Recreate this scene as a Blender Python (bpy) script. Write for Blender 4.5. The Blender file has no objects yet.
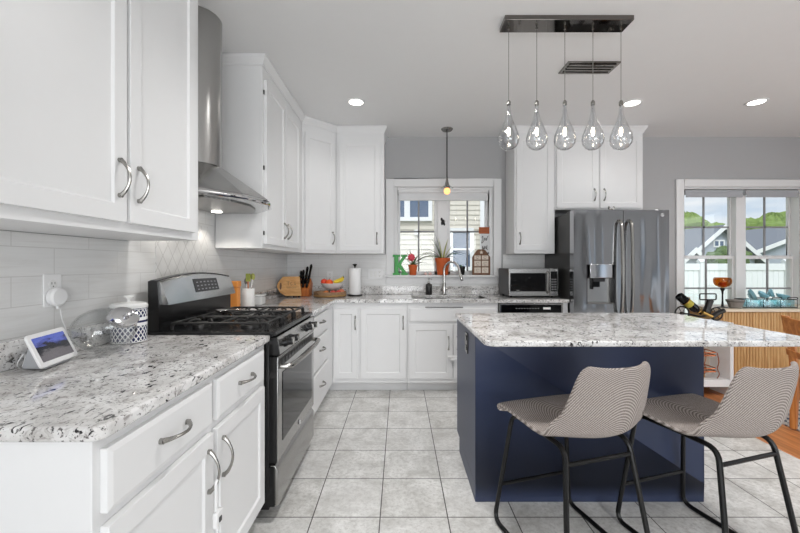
import bpy, bmesh, math, random
from mathutils import Vector, Matrix
R = random.Random(7)
C = bpy.context.scene.collection
SC = bpy.context.scene
F, H, HY = 376.0, 1.237, 264.0          # focal length in px, eye height, horizon row

# ------------------------------------------------------------------ camera, sky, lights, exposure
cd = bpy.data.cameras.new('camera'); cam = bpy.data.objects.new('camera', cd); C.objects.link(cam)
cam.location = (0, 0, H); cam.rotation_euler = (math.pi/2, 0, 0)
cd.sensor_width = 36; cd.lens = 36*F/800; cd.shift_y = (HY-266.5)/800; cd.clip_start = .02; cd.clip_end = 300
SC.camera = cam
SC.view_settings.view_transform = 'Standard'; SC.view_settings.look = 'None'
SC.view_settings.gamma = 1; SC.view_settings.use_curve_mapping = False
SC.view_settings.exposure = 0.2
SC.cycles.max_bounces = 10; SC.cycles.transparent_max_bounces = 16
SC.cycles.sample_clamp_indirect = 6

def sky():
    w = bpy.data.worlds.new('sky'); SC.world = w; w.use_nodes = True
    nt = w.node_tree; n = nt.nodes; l = nt.links
    for x in list(n): n.remove(x)
    tc = n.new('ShaderNodeTexCoord'); sep = n.new('ShaderNodeSeparateXYZ'); l.new(tc.outputs['Generated'], sep.inputs[0])
    mp = n.new('ShaderNodeMapping'); mp.inputs['Scale'].default_value = (2.2, 2.2, 9); l.new(tc.outputs['Generated'], mp.inputs[0])
    nz = n.new('ShaderNodeTexNoise'); nz.inputs['Scale'].default_value = 2.4; nz.inputs['Detail'].default_value = 6; l.new(mp.outputs[0], nz.inputs['Vector'])
    cr = n.new('ShaderNodeValToRGB'); cr.color_ramp.elements[0].position = .4; cr.color_ramp.elements[1].position = .62
    cr.color_ramp.elements[0].color = (.60, .72, .86, 1); cr.color_ramp.elements[1].color = (.90, .93, .97, 1); l.new(nz.outputs[0], cr.inputs[0])
    bg = n.new('ShaderNodeBackground'); bg.inputs['Strength'].default_value = .92; l.new(cr.outputs[0], bg.inputs[0])
    out = n.new('ShaderNodeOutputWorld'); l.new(bg.outputs[0], out.inputs[0])
sky()

def area(name, loc, rot, sx, sy, power, col=(1, 1, 1)):
    d = bpy.data.lights.new(name, 'AREA'); d.shape = 'RECTANGLE'; d.size = sx; d.size_y = sy; d.energy = power; d.color = col
    o = bpy.data.objects.new(name, d); C.objects.link(o); o.location = loc; o.rotation_euler = rot; return o
pi = math.pi
# sun for the garden behind the house (high, from the street side)
sd = bpy.data.lights.new('sun', 'SUN'); sd.energy = 2.2; sd.angle = .5; so = bpy.data.objects.new('sun', sd); C.objects.link(so)
so.rotation_euler = (math.radians(42), math.radians(-8), 0)
# added area lights filling the room as daylight from unseen rear and side openings
area('fill_rear', (1.0, -4.25, 1.2), (pi/2, 0, 0), 3.2, 2.2, 112, (.97, .985, 1))
area('daylight_fill_side', (5.12, 1.75, 1.1), (0, pi/2, 0), 1.9, 1.6, 16, (.95, .98, 1))

# ------------------------------------------------------------------ materials
def s2l(c):
    return tuple(((x/255)/12.92 if x/255 <= .04045 else ((x/255+.055)/1.055)**2.4) for x in c)
class NT:
    def __init__(s, name):
        s.m = bpy.data.materials.new(name); s.m.use_nodes = True; s.t = s.m.node_tree; s.n = s.t.nodes; s.l = s.t.links
        s.p = s.n['Principled BSDF']
    def new(s, t, **k):
        x = s.n.new(t)
        for a, v in k.items(): setattr(x, a, v)
        return x
    def coord(s, kind='Object', scale=None, rot=None, loc=None):
        tc = s.new('ShaderNodeTexCoord'); o = tc.outputs[kind]
        if scale or rot or loc:
            mp = s.new('ShaderNodeMapping'); s.l.new(o, mp.inputs[0])
            if scale: mp.inputs['Scale'].default_value = scale
            if rot: mp.inputs['Rotation'].default_value = rot
            if loc: mp.inputs['Location'].default_value = loc
            o = mp.outputs[0]
        return o
    def noise(s, vec, scale, detail=3, rough=.5, dist=0):
        x = s.new('ShaderNodeTexNoise'); x.inputs['Scale'].default_value = scale; x.inputs['Detail'].default_value = detail
        x.inputs['Roughness'].default_value = rough; x.inputs['Distortion'].default_value = dist
        s.l.new(vec, x.inputs['Vector']); return x.outputs[0]
    def ramp(s, fac, stops, interp='LINEAR'):
        x = s.new('ShaderNodeValToRGB'); e = x.color_ramp.elements; x.color_ramp.interpolation = interp
        while len(e) < len(stops): e.new(.5)
        for i, (p, c) in enumerate(stops):
            e[i].position = p; e[i].color = (*(c if not isinstance(c, (int, float)) else (c, c, c)), 1)
        s.l.new(fac, x.inputs[0]); return x.outputs[0]
    def mix(s, fac, a, b, mode='MIX'):
        x = s.new('ShaderNodeMix', data_type='RGBA', blend_type=mode)
        for i, v in ((0, fac), (6, a), (7, b)):
            if isinstance(v, bpy.types.NodeSocket): s.l.new(v, x.inputs[i])
            else: x.inputs[i].default_value = v if i == 0 else (*v, 1)
        return x.outputs[2]
    def math(s, op, a, b=0.0):
        x = s.new('ShaderNodeMath', operation=op)
        for i, v in ((0, a), (1, b)):
            if isinstance(v, bpy.types.NodeSocket): s.l.new(v, x.inputs[i])
            else: x.inputs[i].default_value = v
        return x.outputs[0]
    def set(s, col=None, rough=None, metal=None, **k):
        for key, v in (('Base Color', col), ('Roughness', rough), ('Metallic', metal), *k.items()):
            if v is None: continue
            key = key.replace('_', ' ')
            if isinstance(v, bpy.types.NodeSocket): s.l.new(v, s.p.inputs[key])
            else: s.p.inputs[key].default_value = (*v, 1) if isinstance(v, tuple) and len(v) == 3 else v
        return s
    def bump(s, h, strength=.2, dist=.002):
        b = s.new('ShaderNodeBump'); b.inputs['Strength'].default_value = strength; b.inputs['Distance'].default_value = dist
        s.l.new(h, b.inputs['Height']); s.l.new(b.outputs[0], s.p.inputs['Normal']); return s
M = {}
def plain(name, col, rough=.5, metal=0, var=.04, nscale=14, **k):
    t = NT(name); c = s2l(col)
    f = t.noise(t.coord(), nscale, 3)
    t.set(t.mix(f, tuple(x*(1-var) for x in c), tuple(min(1, x*(1+var)) for x in c)), rough, metal, **k)
    M[name] = t.m; return t
plain('cabinet_paint', (233, 233, 233), .38, var=.012)
plain('ceiling_paint', (236, 236, 236), .85, var=.01)
plain('wall_paint', (179, 179, 180), .8, var=.012)
plain('trim_paint', (236, 236, 236), .4, var=.01)
plain('navy_paint', (50, 60, 88), .4, var=.05)
plain('nickel', (158, 156, 152), .26, 1)
plain('chrome', (222, 222, 224), .06, 1, var=.01)
plain('dark_chrome', (120, 116, 112), .05, 1, var=.02)
plain('faucet_steel', (205, 203, 200), .18, 1)
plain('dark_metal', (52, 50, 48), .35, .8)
plain('black_metal', (14, 14, 15), .32, .3)
plain('black_gloss', (8, 8, 9), .08, Specular_IOR_Level=.28)
plain('black_enamel', (20, 20, 21), .22)
plain('cast_iron', (30, 29, 29), .55)
plain('appliance_side', (66, 65, 64), .38, .6)
plain('white_plastic', (238, 238, 238), .35)
plain('white_ceramic', (238, 238, 236), .18)
plain('grey_plastic', (150, 150, 152), .6)
plain('grey_fabric', (176, 178, 182), .9)
plain('terracotta', (205, 96, 44), .7, var=.1)
plain('leaf_green', (84, 120, 60), .5, var=.2, nscale=30)
plain('leaf_pale', (176, 178, 96), .5, var=.2, nscale=30)
plain('leaf_dark', (58, 60, 46), .5, var=.2, nscale=30)
plain('letter_green', (52, 160, 66), .4, var=.25, nscale=40)
plain('pink_petal', (222, 74, 92), .6, var=.15)
plain('pepper_wood', (232, 150, 70), .45, var=.1)
plain('orange_peel', (240, 92, 22), .45, var=.08)
plain('red_peel', (226, 70, 40), .45, var=.1)
plain('banana_peel', (232, 200, 50), .5, var=.1)
plain('peach_skin', (216, 130, 96), .55, var=.25, nscale=22)
plain('apple_skin', (200, 74, 62), .35, var=.3, nscale=30)
plain('copper', (196, 120, 82), .25, 1)
plain('brass', (190, 150, 84), .3, 1)
plain('card_paper', (226, 214, 200), .8)
plain('paper_towel', (240, 240, 240), .9)
plain('sign_white', (226, 227, 228), .6)
plain('ink', (22, 22, 22), .6)
plain('shell_pink', (232, 196, 186), .5)
plain('vinyl_fence', (236, 238, 238), .5)
plain('siding_beige', (214, 207, 194), .7)
plain('siding_grey', (170, 177, 188), .8)
plain('shingle_grey', (126, 130, 138), .9, var=.15, nscale=40)
plain('far_white', (238, 238, 238), .6)
plain('spatula_green', (160, 170, 80), .5)
plain('teal_ceramic', (140, 192, 206), .3, var=.12)
plain('aqua_pebble', (196, 228, 234), .3)
plain('yellow_label', (176, 164, 60), .5, var=.2, nscale=60)
plain('clay_bowl', (146, 142, 138), .6)
plain('backdrop_beige', (196, 186, 170), .8)
plain('dark_plastic', (36, 36, 38), .35)
plain('range_steel', (190, 190, 189), .18, 1)
plain('toe_grey', (222, 222, 222), .5)
plain('screw_dark', (30, 30, 30), .5)

def steel(name, col, rough, axis):
    t = NT(name); sc = [3, 3, 3]
    for i in range(3):
        if i != axis: sc[i] = 260
    f = t.noise(t.coord(scale=tuple(sc)), 1.0, 4)
    c = s2l(col)
    t.set(t.mix(f, tuple(x*.9 for x in c), c), t.math('ADD', t.math('MULTIPLY', f, .12), rough-.06), 1)
    M[name] = t.m
steel('brushed_steel', (178, 177, 175), .24, 1)      # grain runs along y
steel('fridge_steel', (172, 170, 167), .2, 2)        # grain runs up
def fridge_wave():
    t = NT('fridge_door_steel')
    v = t.coord(scale=(220, 220, 3)); f = t.noise(v, 1, 4)
    w = t.noise(t.coord(scale=(2.6, 1, .32)), 2.0, 1)      # the slight buckle of thin door sheet
    c = s2l((182, 183, 185)); t.set(t.mix(f, tuple(x*.9 for x in c), c), .09, 1); t.bump(w, .4, .03); M['fridge_door_steel'] = t.m
fridge_wave()

def granite():
    t = NT('granite'); v = t.coord()
    big = t.noise(v, 7, 5, .6, .6)
    base = t.ramp(big, [(.30, s2l((184, 181, 177))), (.46, s2l((216, 214, 212))), (.62, s2l((238, 237, 236)))])
    mid = t.noise(v, 34, 5, .65, .8)
    base = t.mix(t.ramp(mid, [(.54, 0.0), (.66, .75)]), base, s2l((140, 134, 130)))
    v2 = t.coord(scale=(1, .55, 1), rot=(0, 0, .6))
    fl = t.noise(v2, 62, 3, .55, .9)
    gate = t.noise(v, 12, 3, .5)
    fac = t.math('MULTIPLY', t.ramp(fl, [(.585, 0.0), (.625, 1.0)]), t.ramp(gate, [(.38, .15), (.55, 1.0)]))
    base = t.mix(fac, base, s2l((34, 32, 33)))
    sp = t.noise(t.coord(loc=(3, 1, 2)), 120, 2)
    base = t.mix(t.ramp(sp, [(.62, 0.0), (.68, .85)]), base, s2l((78, 72, 70)))
    t.set(base, .035); t.p.inputs['Specular IOR Level'].default_value = .6; M['granite'] = t.m
granite()

def floor_tile():
    t = NT('floor_tile'); v = t.coord(loc=(.097+.33*12, -1.837+.33*24, 0))
    b = t.new('ShaderNodeTexBrick', offset=0.0, offset_frequency=1, squash=1.0)
    for k, x in (('Scale', 1), ('Mortar Size', .0028), ('Mortar Smooth', .1), ('Bias', 0), ('Brick Width', .33), ('Row Height', .33)): b.inputs[k].default_value = x
    b.inputs['Color1'].default_value = (0, 0, 0, 1); b.inputs['Color2'].default_value = (1, 1, 1, 1); b.inputs['Mortar'].default_value = (.5, .5, .5, 1)
    t.l.new(v, b.inputs['Vector'])
    n1 = t.noise(t.coord(), 5.5, 8, .68, .5); n2 = t.noise(t.coord(), 44, 7, .75)
    c = t.ramp(n1, [(.34, s2l((190, 188, 184))), (.5, s2l((218, 217, 214))), (.66, s2l((238, 237, 235)))])
    c = t.mix(t.ramp(n2, [(.46, 0.0), (.64, .6)]), c, s2l((172, 169, 164)))
    c = t.mix(.14, c, b.outputs['Color'], 'OVERLAY')
    c = t.mix(b.outputs['Fac'], c, s2l((70, 67, 64)))
    t.set(c, t.ramp(n2, [(.3, .28), (.7, .42)])); t.bump(t.math('SUBTRACT', 1, b.outputs['Fac']), .35, .002); M['floor_tile'] = t.m
floor_tile()

def wood(name, cols, axis=0, scale=1.0, rough=.4, planks=None):
    t = NT(name); sc = [26*scale]*3; sc[axis] = 1.6*scale
    n = t.noise(t.coord(scale=tuple(sc)), 1, 5, .6, .6)
    c = t.ramp(n, [(.3, s2l(cols[0])), (.52, s2l(cols[1])), (.72, s2l(cols[2]))])
    if planks:
        b = t.new('ShaderNodeTexBrick', offset=.37); t.l.new(t.coord(rot=planks[2]), b.inputs['Vector'])
        for k, x in (('Scale', 1), ('Mortar Size', .0012), ('Brick Width', planks[0]), ('Row Height', planks[1])): b.inputs[k].default_value = x
        b.inputs['Color1'].default_value = (.25, .25, .25, 1); b.inputs['Color2'].default_value = (.75, .75, .75, 1); b.inputs['Mortar'].default_value = (.1, .1, .1, 1)
        c = t.mix(.35, c, b.outputs['Color'], 'OVERLAY')
    t.set(c, rough); M[name] = t.m
wood('oak_floor', ((150, 88, 48), (186, 118, 70), (208, 146, 96)), 1, 1, .3, (.9, .085, (0, 0, pi/2)))
wood('buffet_wood', ((180, 132, 78), (208, 164, 106), (226, 190, 136)), 2, 2.2, .5)
wood('buffet_top_wood', ((214, 196, 170), (226, 210, 186), (236, 224, 204)), 0, 1, .35)
wood('chair_wood', ((150, 88, 38), (184, 116, 56), (206, 142, 80)), 2, 1.6, .4)
wood('board_wood', ((196, 138, 76), (218, 164, 100), (230, 182, 122)), 0, 2, .5)
wood('block_wood', ((176, 92, 36), (204, 116, 52), (218, 136, 70)), 2, 2, .45)
wood('tray_wood', ((120, 92, 66), (150, 118, 86), (176, 146, 112)), 0, 2, .6)
wood('frame_wood', ((92, 62, 42), (120, 84, 58), (140, 104, 74)), 2, 3, .6)
wood('sign_wood', ((150, 72, 32), (176, 90, 44), (196, 112, 60)), 0, 3, .6)

def wall_tile(name, axis):
    t = NT(name); tc = t.coord(); sep = t.new('ShaderNodeSeparateXYZ'); t.l.new(tc, sep.inputs[0])
    cmb = t.new('ShaderNodeCombineXYZ'); t.l.new(sep.outputs[axis], cmb.inputs[0]); t.l.new(t.math('ADD', sep.outputs[2], .005), cmb.inputs[1])
    b = t.new('ShaderNodeTexBrick', offset=.5)
    for k, x in (('Scale', 1), ('Mortar Size', .0016), ('Mortar Smooth', .2), ('Brick Width', .305), ('Row Height', .1)): b.inputs[k].default_value = x
    b.inputs['Color1'].default_value = (.3, .3, .3, 1); b.inputs['Color2'].default_value = (.7, .7, .7, 1); b.inputs['Mortar'].default_value = (.5, .5, .5, 1)
    t.l.new(cmb.outputs[0], b.inputs['Vector'])
    sc = [6, 6, 30]; sc[axis] = 2.2
    n = t.noise(t.coord(scale=tuple(sc)), 1.2, 5, .6, 1.2)
    c = t.ramp(n, [(.25, s2l((220, 219, 217))), (.5, s2l((228, 228, 227))), (.75, s2l((233, 233, 232)))])
    c = t.mix(.10, c, b.outputs['Color'], 'OVERLAY')
    c = t.mix(b.outputs['Fac'], c, s2l((210, 209, 207)))
    t.set(c, .22); t.bump(t.math('SUBTRACT', 1, b.outputs['Fac']), .3, .0015); M[name] = t.m
wall_tile('tile_left', 1); wall_tile('tile_back', 0)
def diamond():
    t = NT('tile_diamond'); tc = t.coord(); sep = t.new('ShaderNodeSeparateXYZ'); t.l.new(tc, sep.inputs[0])
    u = t.math('DIVIDE', sep.outputs[1], .085); w = t.math('DIVIDE', sep.outputs[2], .122)
    a = t.math('ABSOLUTE', t.math('SUBTRACT', t.math('FRACT', t.math('ADD', u, w)), .5))
    b = t.math('ABSOLUTE', t.math('SUBTRACT', t.math('FRACT', t.math('ADD', t.math('SUBTRACT', u, w), 40)), .5))
    m = t.math('MAXIMUM', a, b); line = t.ramp(m, [(.465, 0.0), (.485, 1.0)])
    n = t.noise(t.coord(), 16, 4)
    c = t.mix(line, t.ramp(n, [(.35, s2l((222, 222, 221))), (.65, s2l((232, 232, 231)))]), s2l((200, 199, 197)))
    t.set(c, .2); t.bump(t.math('SUBTRACT', 1, line), .4, .002); M['tile_diamond'] = t.m
diamond()

def glass(name, tint=(1, 1, 1), refl=1.0, rough=.0):
    t = NT(name); t.n.remove(t.p)
    tr = t.new('ShaderNodeBsdfTransparent'); tr.inputs[0].default_value = (*tint, 1)
    gl = t.new('ShaderNodeBsdfGlossy'); gl.inputs['Roughness'].default_value = rough
    lw = t.new('ShaderNodeLayerWeight'); lw.inputs[0].default_value = .5
    fz = t.math('ADD', .035*refl, t.math('MULTIPLY', t.math('POWER', lw.outputs['Facing'], 4.0), .55*refl))
    mx = t.new('ShaderNodeMixShader'); t.l.new(t.math('MINIMUM', fz, 1.0), mx.inputs[0]); t.l.new(tr.outputs[0], mx.inputs[1]); t.l.new(gl.outputs[0], mx.inputs[2])
    t.l.new(mx.outputs[0], t.n['Material Output'].inputs[0]); M[name] = t.m
glass('window_glass', (.97, .98, .98))
glass('jar_glass', (.965, .97, .97), 1.6)
glass('drop_glass', (.95, .955, .96), 2.2)
glass('aqua_glass', (.86, .96, .98), 1.3)
glass('amber_glass', (.78, .52, .22), 1.2)
def emit(name, col, s):
    t = NT(name); t.set(s2l(col), .4); t.p.inputs['Emission Color'].default_value = (*s2l(col), 1); t.p.inputs['Emission Strength'].default_value = s; M[name] = t.m
emit('downlight_glow', (255, 250, 242), 6)
emit('bulb_glow', (255, 238, 214), 14)
emit('amber_bulb', (255, 178, 110), 1.6)
def screen():
    t = NT('screen_picture'); v = t.coord('UV'); sep = t.new('ShaderNodeSeparateXYZ'); t.l.new(v, sep.inputs[0])
    n = t.noise(v, 4.5, 8, .65, .4)
    edge = t.math('ADD', sep.outputs[1], t.math('MULTIPLY', t.math('SUBTRACT', n, .5), 1.3))
    c = t.ramp(edge, [(.30, s2l((96, 92, 96))), (.42, s2l((30, 30, 38))), (.62, s2l((20, 20, 30))), (.70, s2l((60, 66, 128))), (.85, s2l((84, 98, 178)))])
    t.set((.01, .01, .01), .1); t.l.new(c, t.p.inputs['Emission Color']); t.p.inputs['Emission Strength'].default_value = .9; M['screen_picture'] = t.m
screen()
def tweed():
    t = NT('tweed'); uv = t.coord('UV')
    w = t.new('ShaderNodeTexWave', wave_type='RINGS', rings_direction='SPHERICAL'); t.l.new(t.coord('UV', loc=(-.5, -.50, 0), scale=(1, 1, 0)), w.inputs[0]); w.inputs['Scale'].default_value = 22; w.inputs['Distortion'].default_value = 1.6; w.inputs['Detail'].default_value = 3; w.inputs['Detail Scale'].default_value = 9
    w2 = t.new('ShaderNodeTexWave', wave_type='BANDS', bands_direction='X'); t.l.new(uv, w2.inputs[0]); w2.inputs['Scale'].default_value = 40; w2.inputs['Distortion'].default_value = 3
    n = t.noise(uv, 160, 3, .7)
    f = t.math('ADD', t.math('MULTIPLY', w.outputs['Fac'], .36), t.math('ADD', t.math('MULTIPLY', w2.outputs['Fac'], .2), t.math('MULTIPLY', n, .5)))
    c = t.ramp(f, [(.24, s2l((84, 75, 70))), (.5, s2l((146, 136, 130))), (.8, s2l((198, 189, 183)))])
    t.set(c, .9); t.bump(f, .5, .002); M['tweed'] = t.m
tweed()
def canister_pattern():
    t = NT('canister_glaze'); v = t.coord('UV'); sep = t.new('ShaderNodeSeparateXYZ'); t.l.new(v, sep.inputs[0])
    u = t.math('MULTIPLY', sep.outputs[0], 22); w = t.math('MULTIPLY', sep.outputs[1], 15)
    a = t.math('ABSOLUTE', t.math('SUBTRACT', t.math('FRACT', t.math('ADD', u, w)), .5)); b = t.math('ABSOLUTE', t.math('SUBTRACT', t.math('FRACT', t.math('ADD', t.math('SUBTRACT', u, w), 40)), .5))
    lat = t.math('LESS_THAN', t.math('MINIMUM', a, b), .13)
    band = t.math('GREATER_THAN', t.math('FRACT', t.math('MULTIPLY', sep.outputs[1], 4.0)), .36)
    edge = t.math('LESS_THAN', t.math('ABSOLUTE', t.math('SUBTRACT', t.math('FRACT', t.math('MULTIPLY', sep.outputs[1], 4.0)), .18)), .045)
    f = t.math('MAXIMUM', t.math('MULTIPLY', band, t.math('SUBTRACT', 1, lat)), edge)
    t.set(t.mix(f, s2l((240, 240, 240)), s2l((32, 38, 84))), .2); M['canister_glaze'] = t.m
canister_pattern()
def rug_mat():
    t = NT('rug_weave'); v = t.coord(); w = t.new('ShaderNodeTexChecker'); w.inputs['Scale'].default_value = 16; t.l.new(t.coord(rot=(0, 0, .785)), w.inputs[0])
    n = t.noise(v, 22, 4)
    t.set(t.mix(t.math('MULTIPLY', w.outputs['Fac'], t.ramp(n, [(.4, .3), (.6, 1.0)])), s2l((196, 192, 186)), s2l((52, 66, 92))), .95); M['rug_weave'] = t.m
rug_mat()
def foliage_mat(name, a, b):
    t = NT(name); n = t.noise(t.coord(), 9, 5, .7); t.set(t.mix(n, s2l(a), s2l(b)), .8); M[name] = t.m
foliage_mat('tree_green', (70, 96, 44), (156, 178, 96)); foliage_mat('tree_dark', (60, 84, 48), (120, 142, 86)); foliage_mat('lawn', (96, 112, 66), (140, 152, 96))
def bulb_filter():
    t = NT('grease_filter'); v = t.coord(); w = t.new('ShaderNodeTexWave', bands_direction='Y'); w.inputs['Scale'].default_value = 14; t.l.new(v, w.inputs[0])
    t.set(s2l((168, 167, 165)), .3, 1); t.bump(w.outputs['Fac'], .5, .004); M['grease_filter'] = t.m
bulb_filter()

# ------------------------------------------------------------------ mesh kit
ORG = {}
class MB:
    def __init__(s): s.v = []; s.f = []; s.uv = {}
    def add(s, vs, fs):
        b = len(s.v); s.v += [tuple(x) for x in vs]; s.f += [[b+i for i in f] for f in fs]; return b
    def box(s, x0, x1, y0, y1, z0, z1):
        s.add([(x, y, z) for z in (z0, z1) for y in (y0, y1) for x in (x0, x1)], [(0, 2, 3, 1), (4, 5, 7, 6), (0, 1, 5, 4), (2, 6, 7, 3), (0, 4, 6, 2), (1, 3, 7, 5)]); return s
    def obox(s, fr, u0, u1, z0, z1, d0, d1):
        o, u, n = fr
        s.add([o+u*a+n*d+Vector((0, 0, z)) for z in (z0, z1) for d in (d0, d1) for a in (u0, u1)], [(0, 2, 3, 1), (4, 5, 7, 6), (0, 1, 5, 4), (2, 6, 7, 3), (0, 4, 6, 2), (1, 3, 7, 5)]); return s
    def prism(s, pts, axis, a0, a1):
        # 2-D outline swept along an axis ('x','y','z')
        def P(p, a): return {'x': (a, p[0], p[1]), 'y': (p[0], a, p[1]), 'z': (p[0], p[1], a)}[axis]
        n = len(pts); s.add([P(p, a) for a in (a0, a1) for p in pts], [list(range(n))[::-1], [n+i for i in range(n)]]+[(i, (i+1) % n, n+(i+1) % n, n+i) for i in range(n)]); return s
    def lathe(s, prof, c=(0, 0, 0), seg=24, axis='z', cap=True, ang=None):
        vs = []; m = len(prof)
        ax = {'z': (Vector((1, 0, 0)), Vector((0, 1, 0)), Vector((0, 0, 1))), 'x': (Vector((0, 1, 0)), Vector((0, 0, 1)), Vector((1, 0, 0))), 'y': (Vector((0, 0, 1)), Vector((1, 0, 0)), Vector((0, 1, 0)))}[axis] if isinstance(axis, str) else axis
        c = Vector(c)
        for k in range(seg):
            t = 2*pi*k/seg
            for r, h in prof: vs.append(c+ax[0]*(r*math.cos(t))+ax[1]*(r*math.sin(t))+ax[2]*h)
        fs = [(k*m+i, ((k+1) % seg)*m+i, ((k+1) % seg)*m+i+1, k*m+i+1) for k in range(seg) for i in range(m-1)]
        if cap:
            if prof[0][0] > 1e-6: fs.append([k*m for k in range(seg)][::-1])
            if prof[-1][0] > 1e-6: fs.append([k*m+m-1 for k in range(seg)])
        b = s.add(vs, fs)
        for k in range(seg):
            for i in range(m): s.uv[b+k*m+i] = (k/seg, i/(m-1))
        return s
    def cyl(s, a, b, r, r2=None, seg=14):
        a = Vector(a); b = Vector(b); d = b-a; n = d.normalized(); r2 = r if r2 is None else r2
        x = n.orthogonal().normalized(); y = n.cross(x)
        return s.lathe([(r, 0), (r2, d.length)], a, seg, (x, y, n))
    def tube(s, pts, r, seg=8, closed=False, cap=True):
        pts = [Vector(p) for p in pts]; n = len(pts); rr = r if isinstance(r, (list, tuple)) else [r]*n
        tan = []
        for i in range(n):
            a = pts[(i-1) % n] if closed or i else pts[0]; b = pts[(i+1) % n] if closed or i < n-1 else pts[-1]
            tan.append((b-a).normalized())
        x = tan[0].orthogonal().normalized(); vs = []
        for i in range(n):
            x = (x-tan[i]*x.dot(tan[i])).normalized(); y = tan[i].cross(x)
            for k in range(seg):
                t = 2*pi*k/seg; vs.append(pts[i]+x*(rr[i]*math.cos(t))+y*(rr[i]*math.sin(t)))
        fs = []
        for i in range(n if closed else n-1):
            j = (i+1) % n; off = 0
            if closed and j == 0:   # best twist match
                off = min(range(seg), key=lambda o: (vs[i*seg]-vs[o]).length)
            for k in range(seg): fs.append((i*seg+k, i*seg+(k+1) % seg, j*seg+(k+1+off) % seg, j*seg+(k+off) % seg))
        if cap and not closed: fs += [list(range(seg))[::-1], [(n-1)*seg+k for k in range(seg)]]
        s.add(vs, fs); return s
    def ball(s, c, r, seg=16, rings=10, sq=(1, 1, 1)):
        b = len(s.v); s.lathe([(max(1e-7, r*math.sin(pi*i/rings)), -r*math.cos(pi*i/rings)) for i in range(rings+1)], (0, 0, 0), seg)
        for i in range(b, len(s.v)): s.v[i] = tuple(c[k]+s.v[i][k]*sq[k] for k in range(3))
        return s
    def rot(s, m, i0=0):
        for i in range(i0, len(s.v)): s.v[i] = tuple(m @ Vector(s.v[i]))
        return s
    def build(s, name, mat, parent=None, bevel=0, smooth=True, solid=0, sub=0, local=False, seg=2):
        me = bpy.data.meshes.new(name); off = Vector((0, 0, 0)) if (local or parent is None) else ORG.get(parent.name, Vector((0, 0, 0)))
        me.from_pydata([Vector(v)-off for v in s.v], [], s.f)
        if s.uv:
            ul = me.uv_layers.new(name='uv')
            for p in me.polygons:
                us = [s.uv.get(me.loops[li].vertex_index, (0, 0)) for li in p.loop_indices]
                wrap = max(u[0] for u in us)-min(u[0] for u in us) > .5
                for li, u in zip(p.loop_indices, us): ul.data[li].uv = (u[0]+(1 if wrap and u[0] < .5 else 0), u[1])
        bm = bmesh.new(); bm.from_mesh(me); bmesh.ops.remove_doubles(bm, verts=bm.verts, dist=1e-6); bmesh.ops.recalc_face_normals(bm, faces=bm.faces)
        for f in bm.faces: f.smooth = smooth
        for e in bm.edges:
            if len(e.link_faces) == 2 and e.calc_face_angle(0) > .6: e.smooth = False
        bm.to_mesh(me); bm.free()
        me.materials.append(M[mat]); o = bpy.data.objects.new(name, me); C.objects.link(o)
        if parent is not None: o.parent = parent
        ORG[o.name] = off
        if solid: md = o.modifiers.new('s', 'SOLIDIFY'); md.thickness = solid; md.offset = -1
        if bevel: md = o.modifiers.new('b', 'BEVEL'); md.width = bevel; md.segments = seg; md.limit_method = 'ANGLE'; md.angle_limit = .6; md.harden_normals = False
        if sub: md = o.modifiers.new('d', 'SUBSURF'); md.levels = sub; md.render_levels = sub
        return o
def thing(name, label, cat, loc=(0, 0, 0), group=None, rz=0):
    o = bpy.data.objects.new(name, None); C.objects.link(o); o.location = loc; o.rotation_euler = (0, 0, rz); o.empty_display_size = .05
    ORG[o.name] = Vector(loc); return tag(o, label, cat, group)
def tag(o, label, cat, group=None):
    o['label'] = label; o['category'] = cat
    if group: o['group'] = group
    return o
def struct(name, mb, mat, parent=None, **k):
    o = mb.build(name, mat, parent, **k)
    if parent is None: o['kind'] = 'structure'
    return o
def dup(root, loc, rz=None, label=None, group=None):
    r = root.copy(); C.objects.link(r); r.location = loc
    if rz is not None: r.rotation_euler = (0, 0, rz)
    if label: r['label'] = label
    if group: r['group'] = group
    for ch in root.children:
        c = ch.copy(); C.objects.link(c); c.parent = r
        for g in ch.children:
            d = g.copy(); C.objects.link(d); d.parent = c
    return r
def at(px, py, Y): return Vector(((px-400)*Y/F, Y, H+(HY-py)*Y/F))
def fillet(pts, r, n=6, closed=False):
    pts = [Vector(p) for p in pts]; out = []; N = len(pts)
    for i, p in enumerate(pts):
        if not closed and i in (0, N-1): out.append(p); continue
        a = pts[i-1]; b = pts[(i+1) % N]; da = (a-p); db = (b-p)
        q = min(r, da.length*.49, db.length*.49); s0 = p+da.normalized()*q; s1 = p+db.normalized()*q
        for k in range(n+1):
            t = k/n; out.append(s0*(1-t)**2+p*2*t*(1-t)+s1*t**2)
    return out
def spline(pts, n=8):
    pts = [Vector(p) for p in pts]; P = [pts[0]*2-pts[1]]+pts+[pts[-1]*2-pts[-2]]; out = []
    for i in range(1, len(P)-2):
        for k in range(n):
            t = k/n; a, b, c, d = P[i-1:i+3]
            out.append(.5*((2*b)+(c-a)*t+(2*a-5*b+4*c-d)*t*t+(3*b-a-3*c+d)*t**3))
    out.append(pts[-1]); return out
def frame(o, u, n): return (Vector(o), Vector(u), Vector(n))

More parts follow.
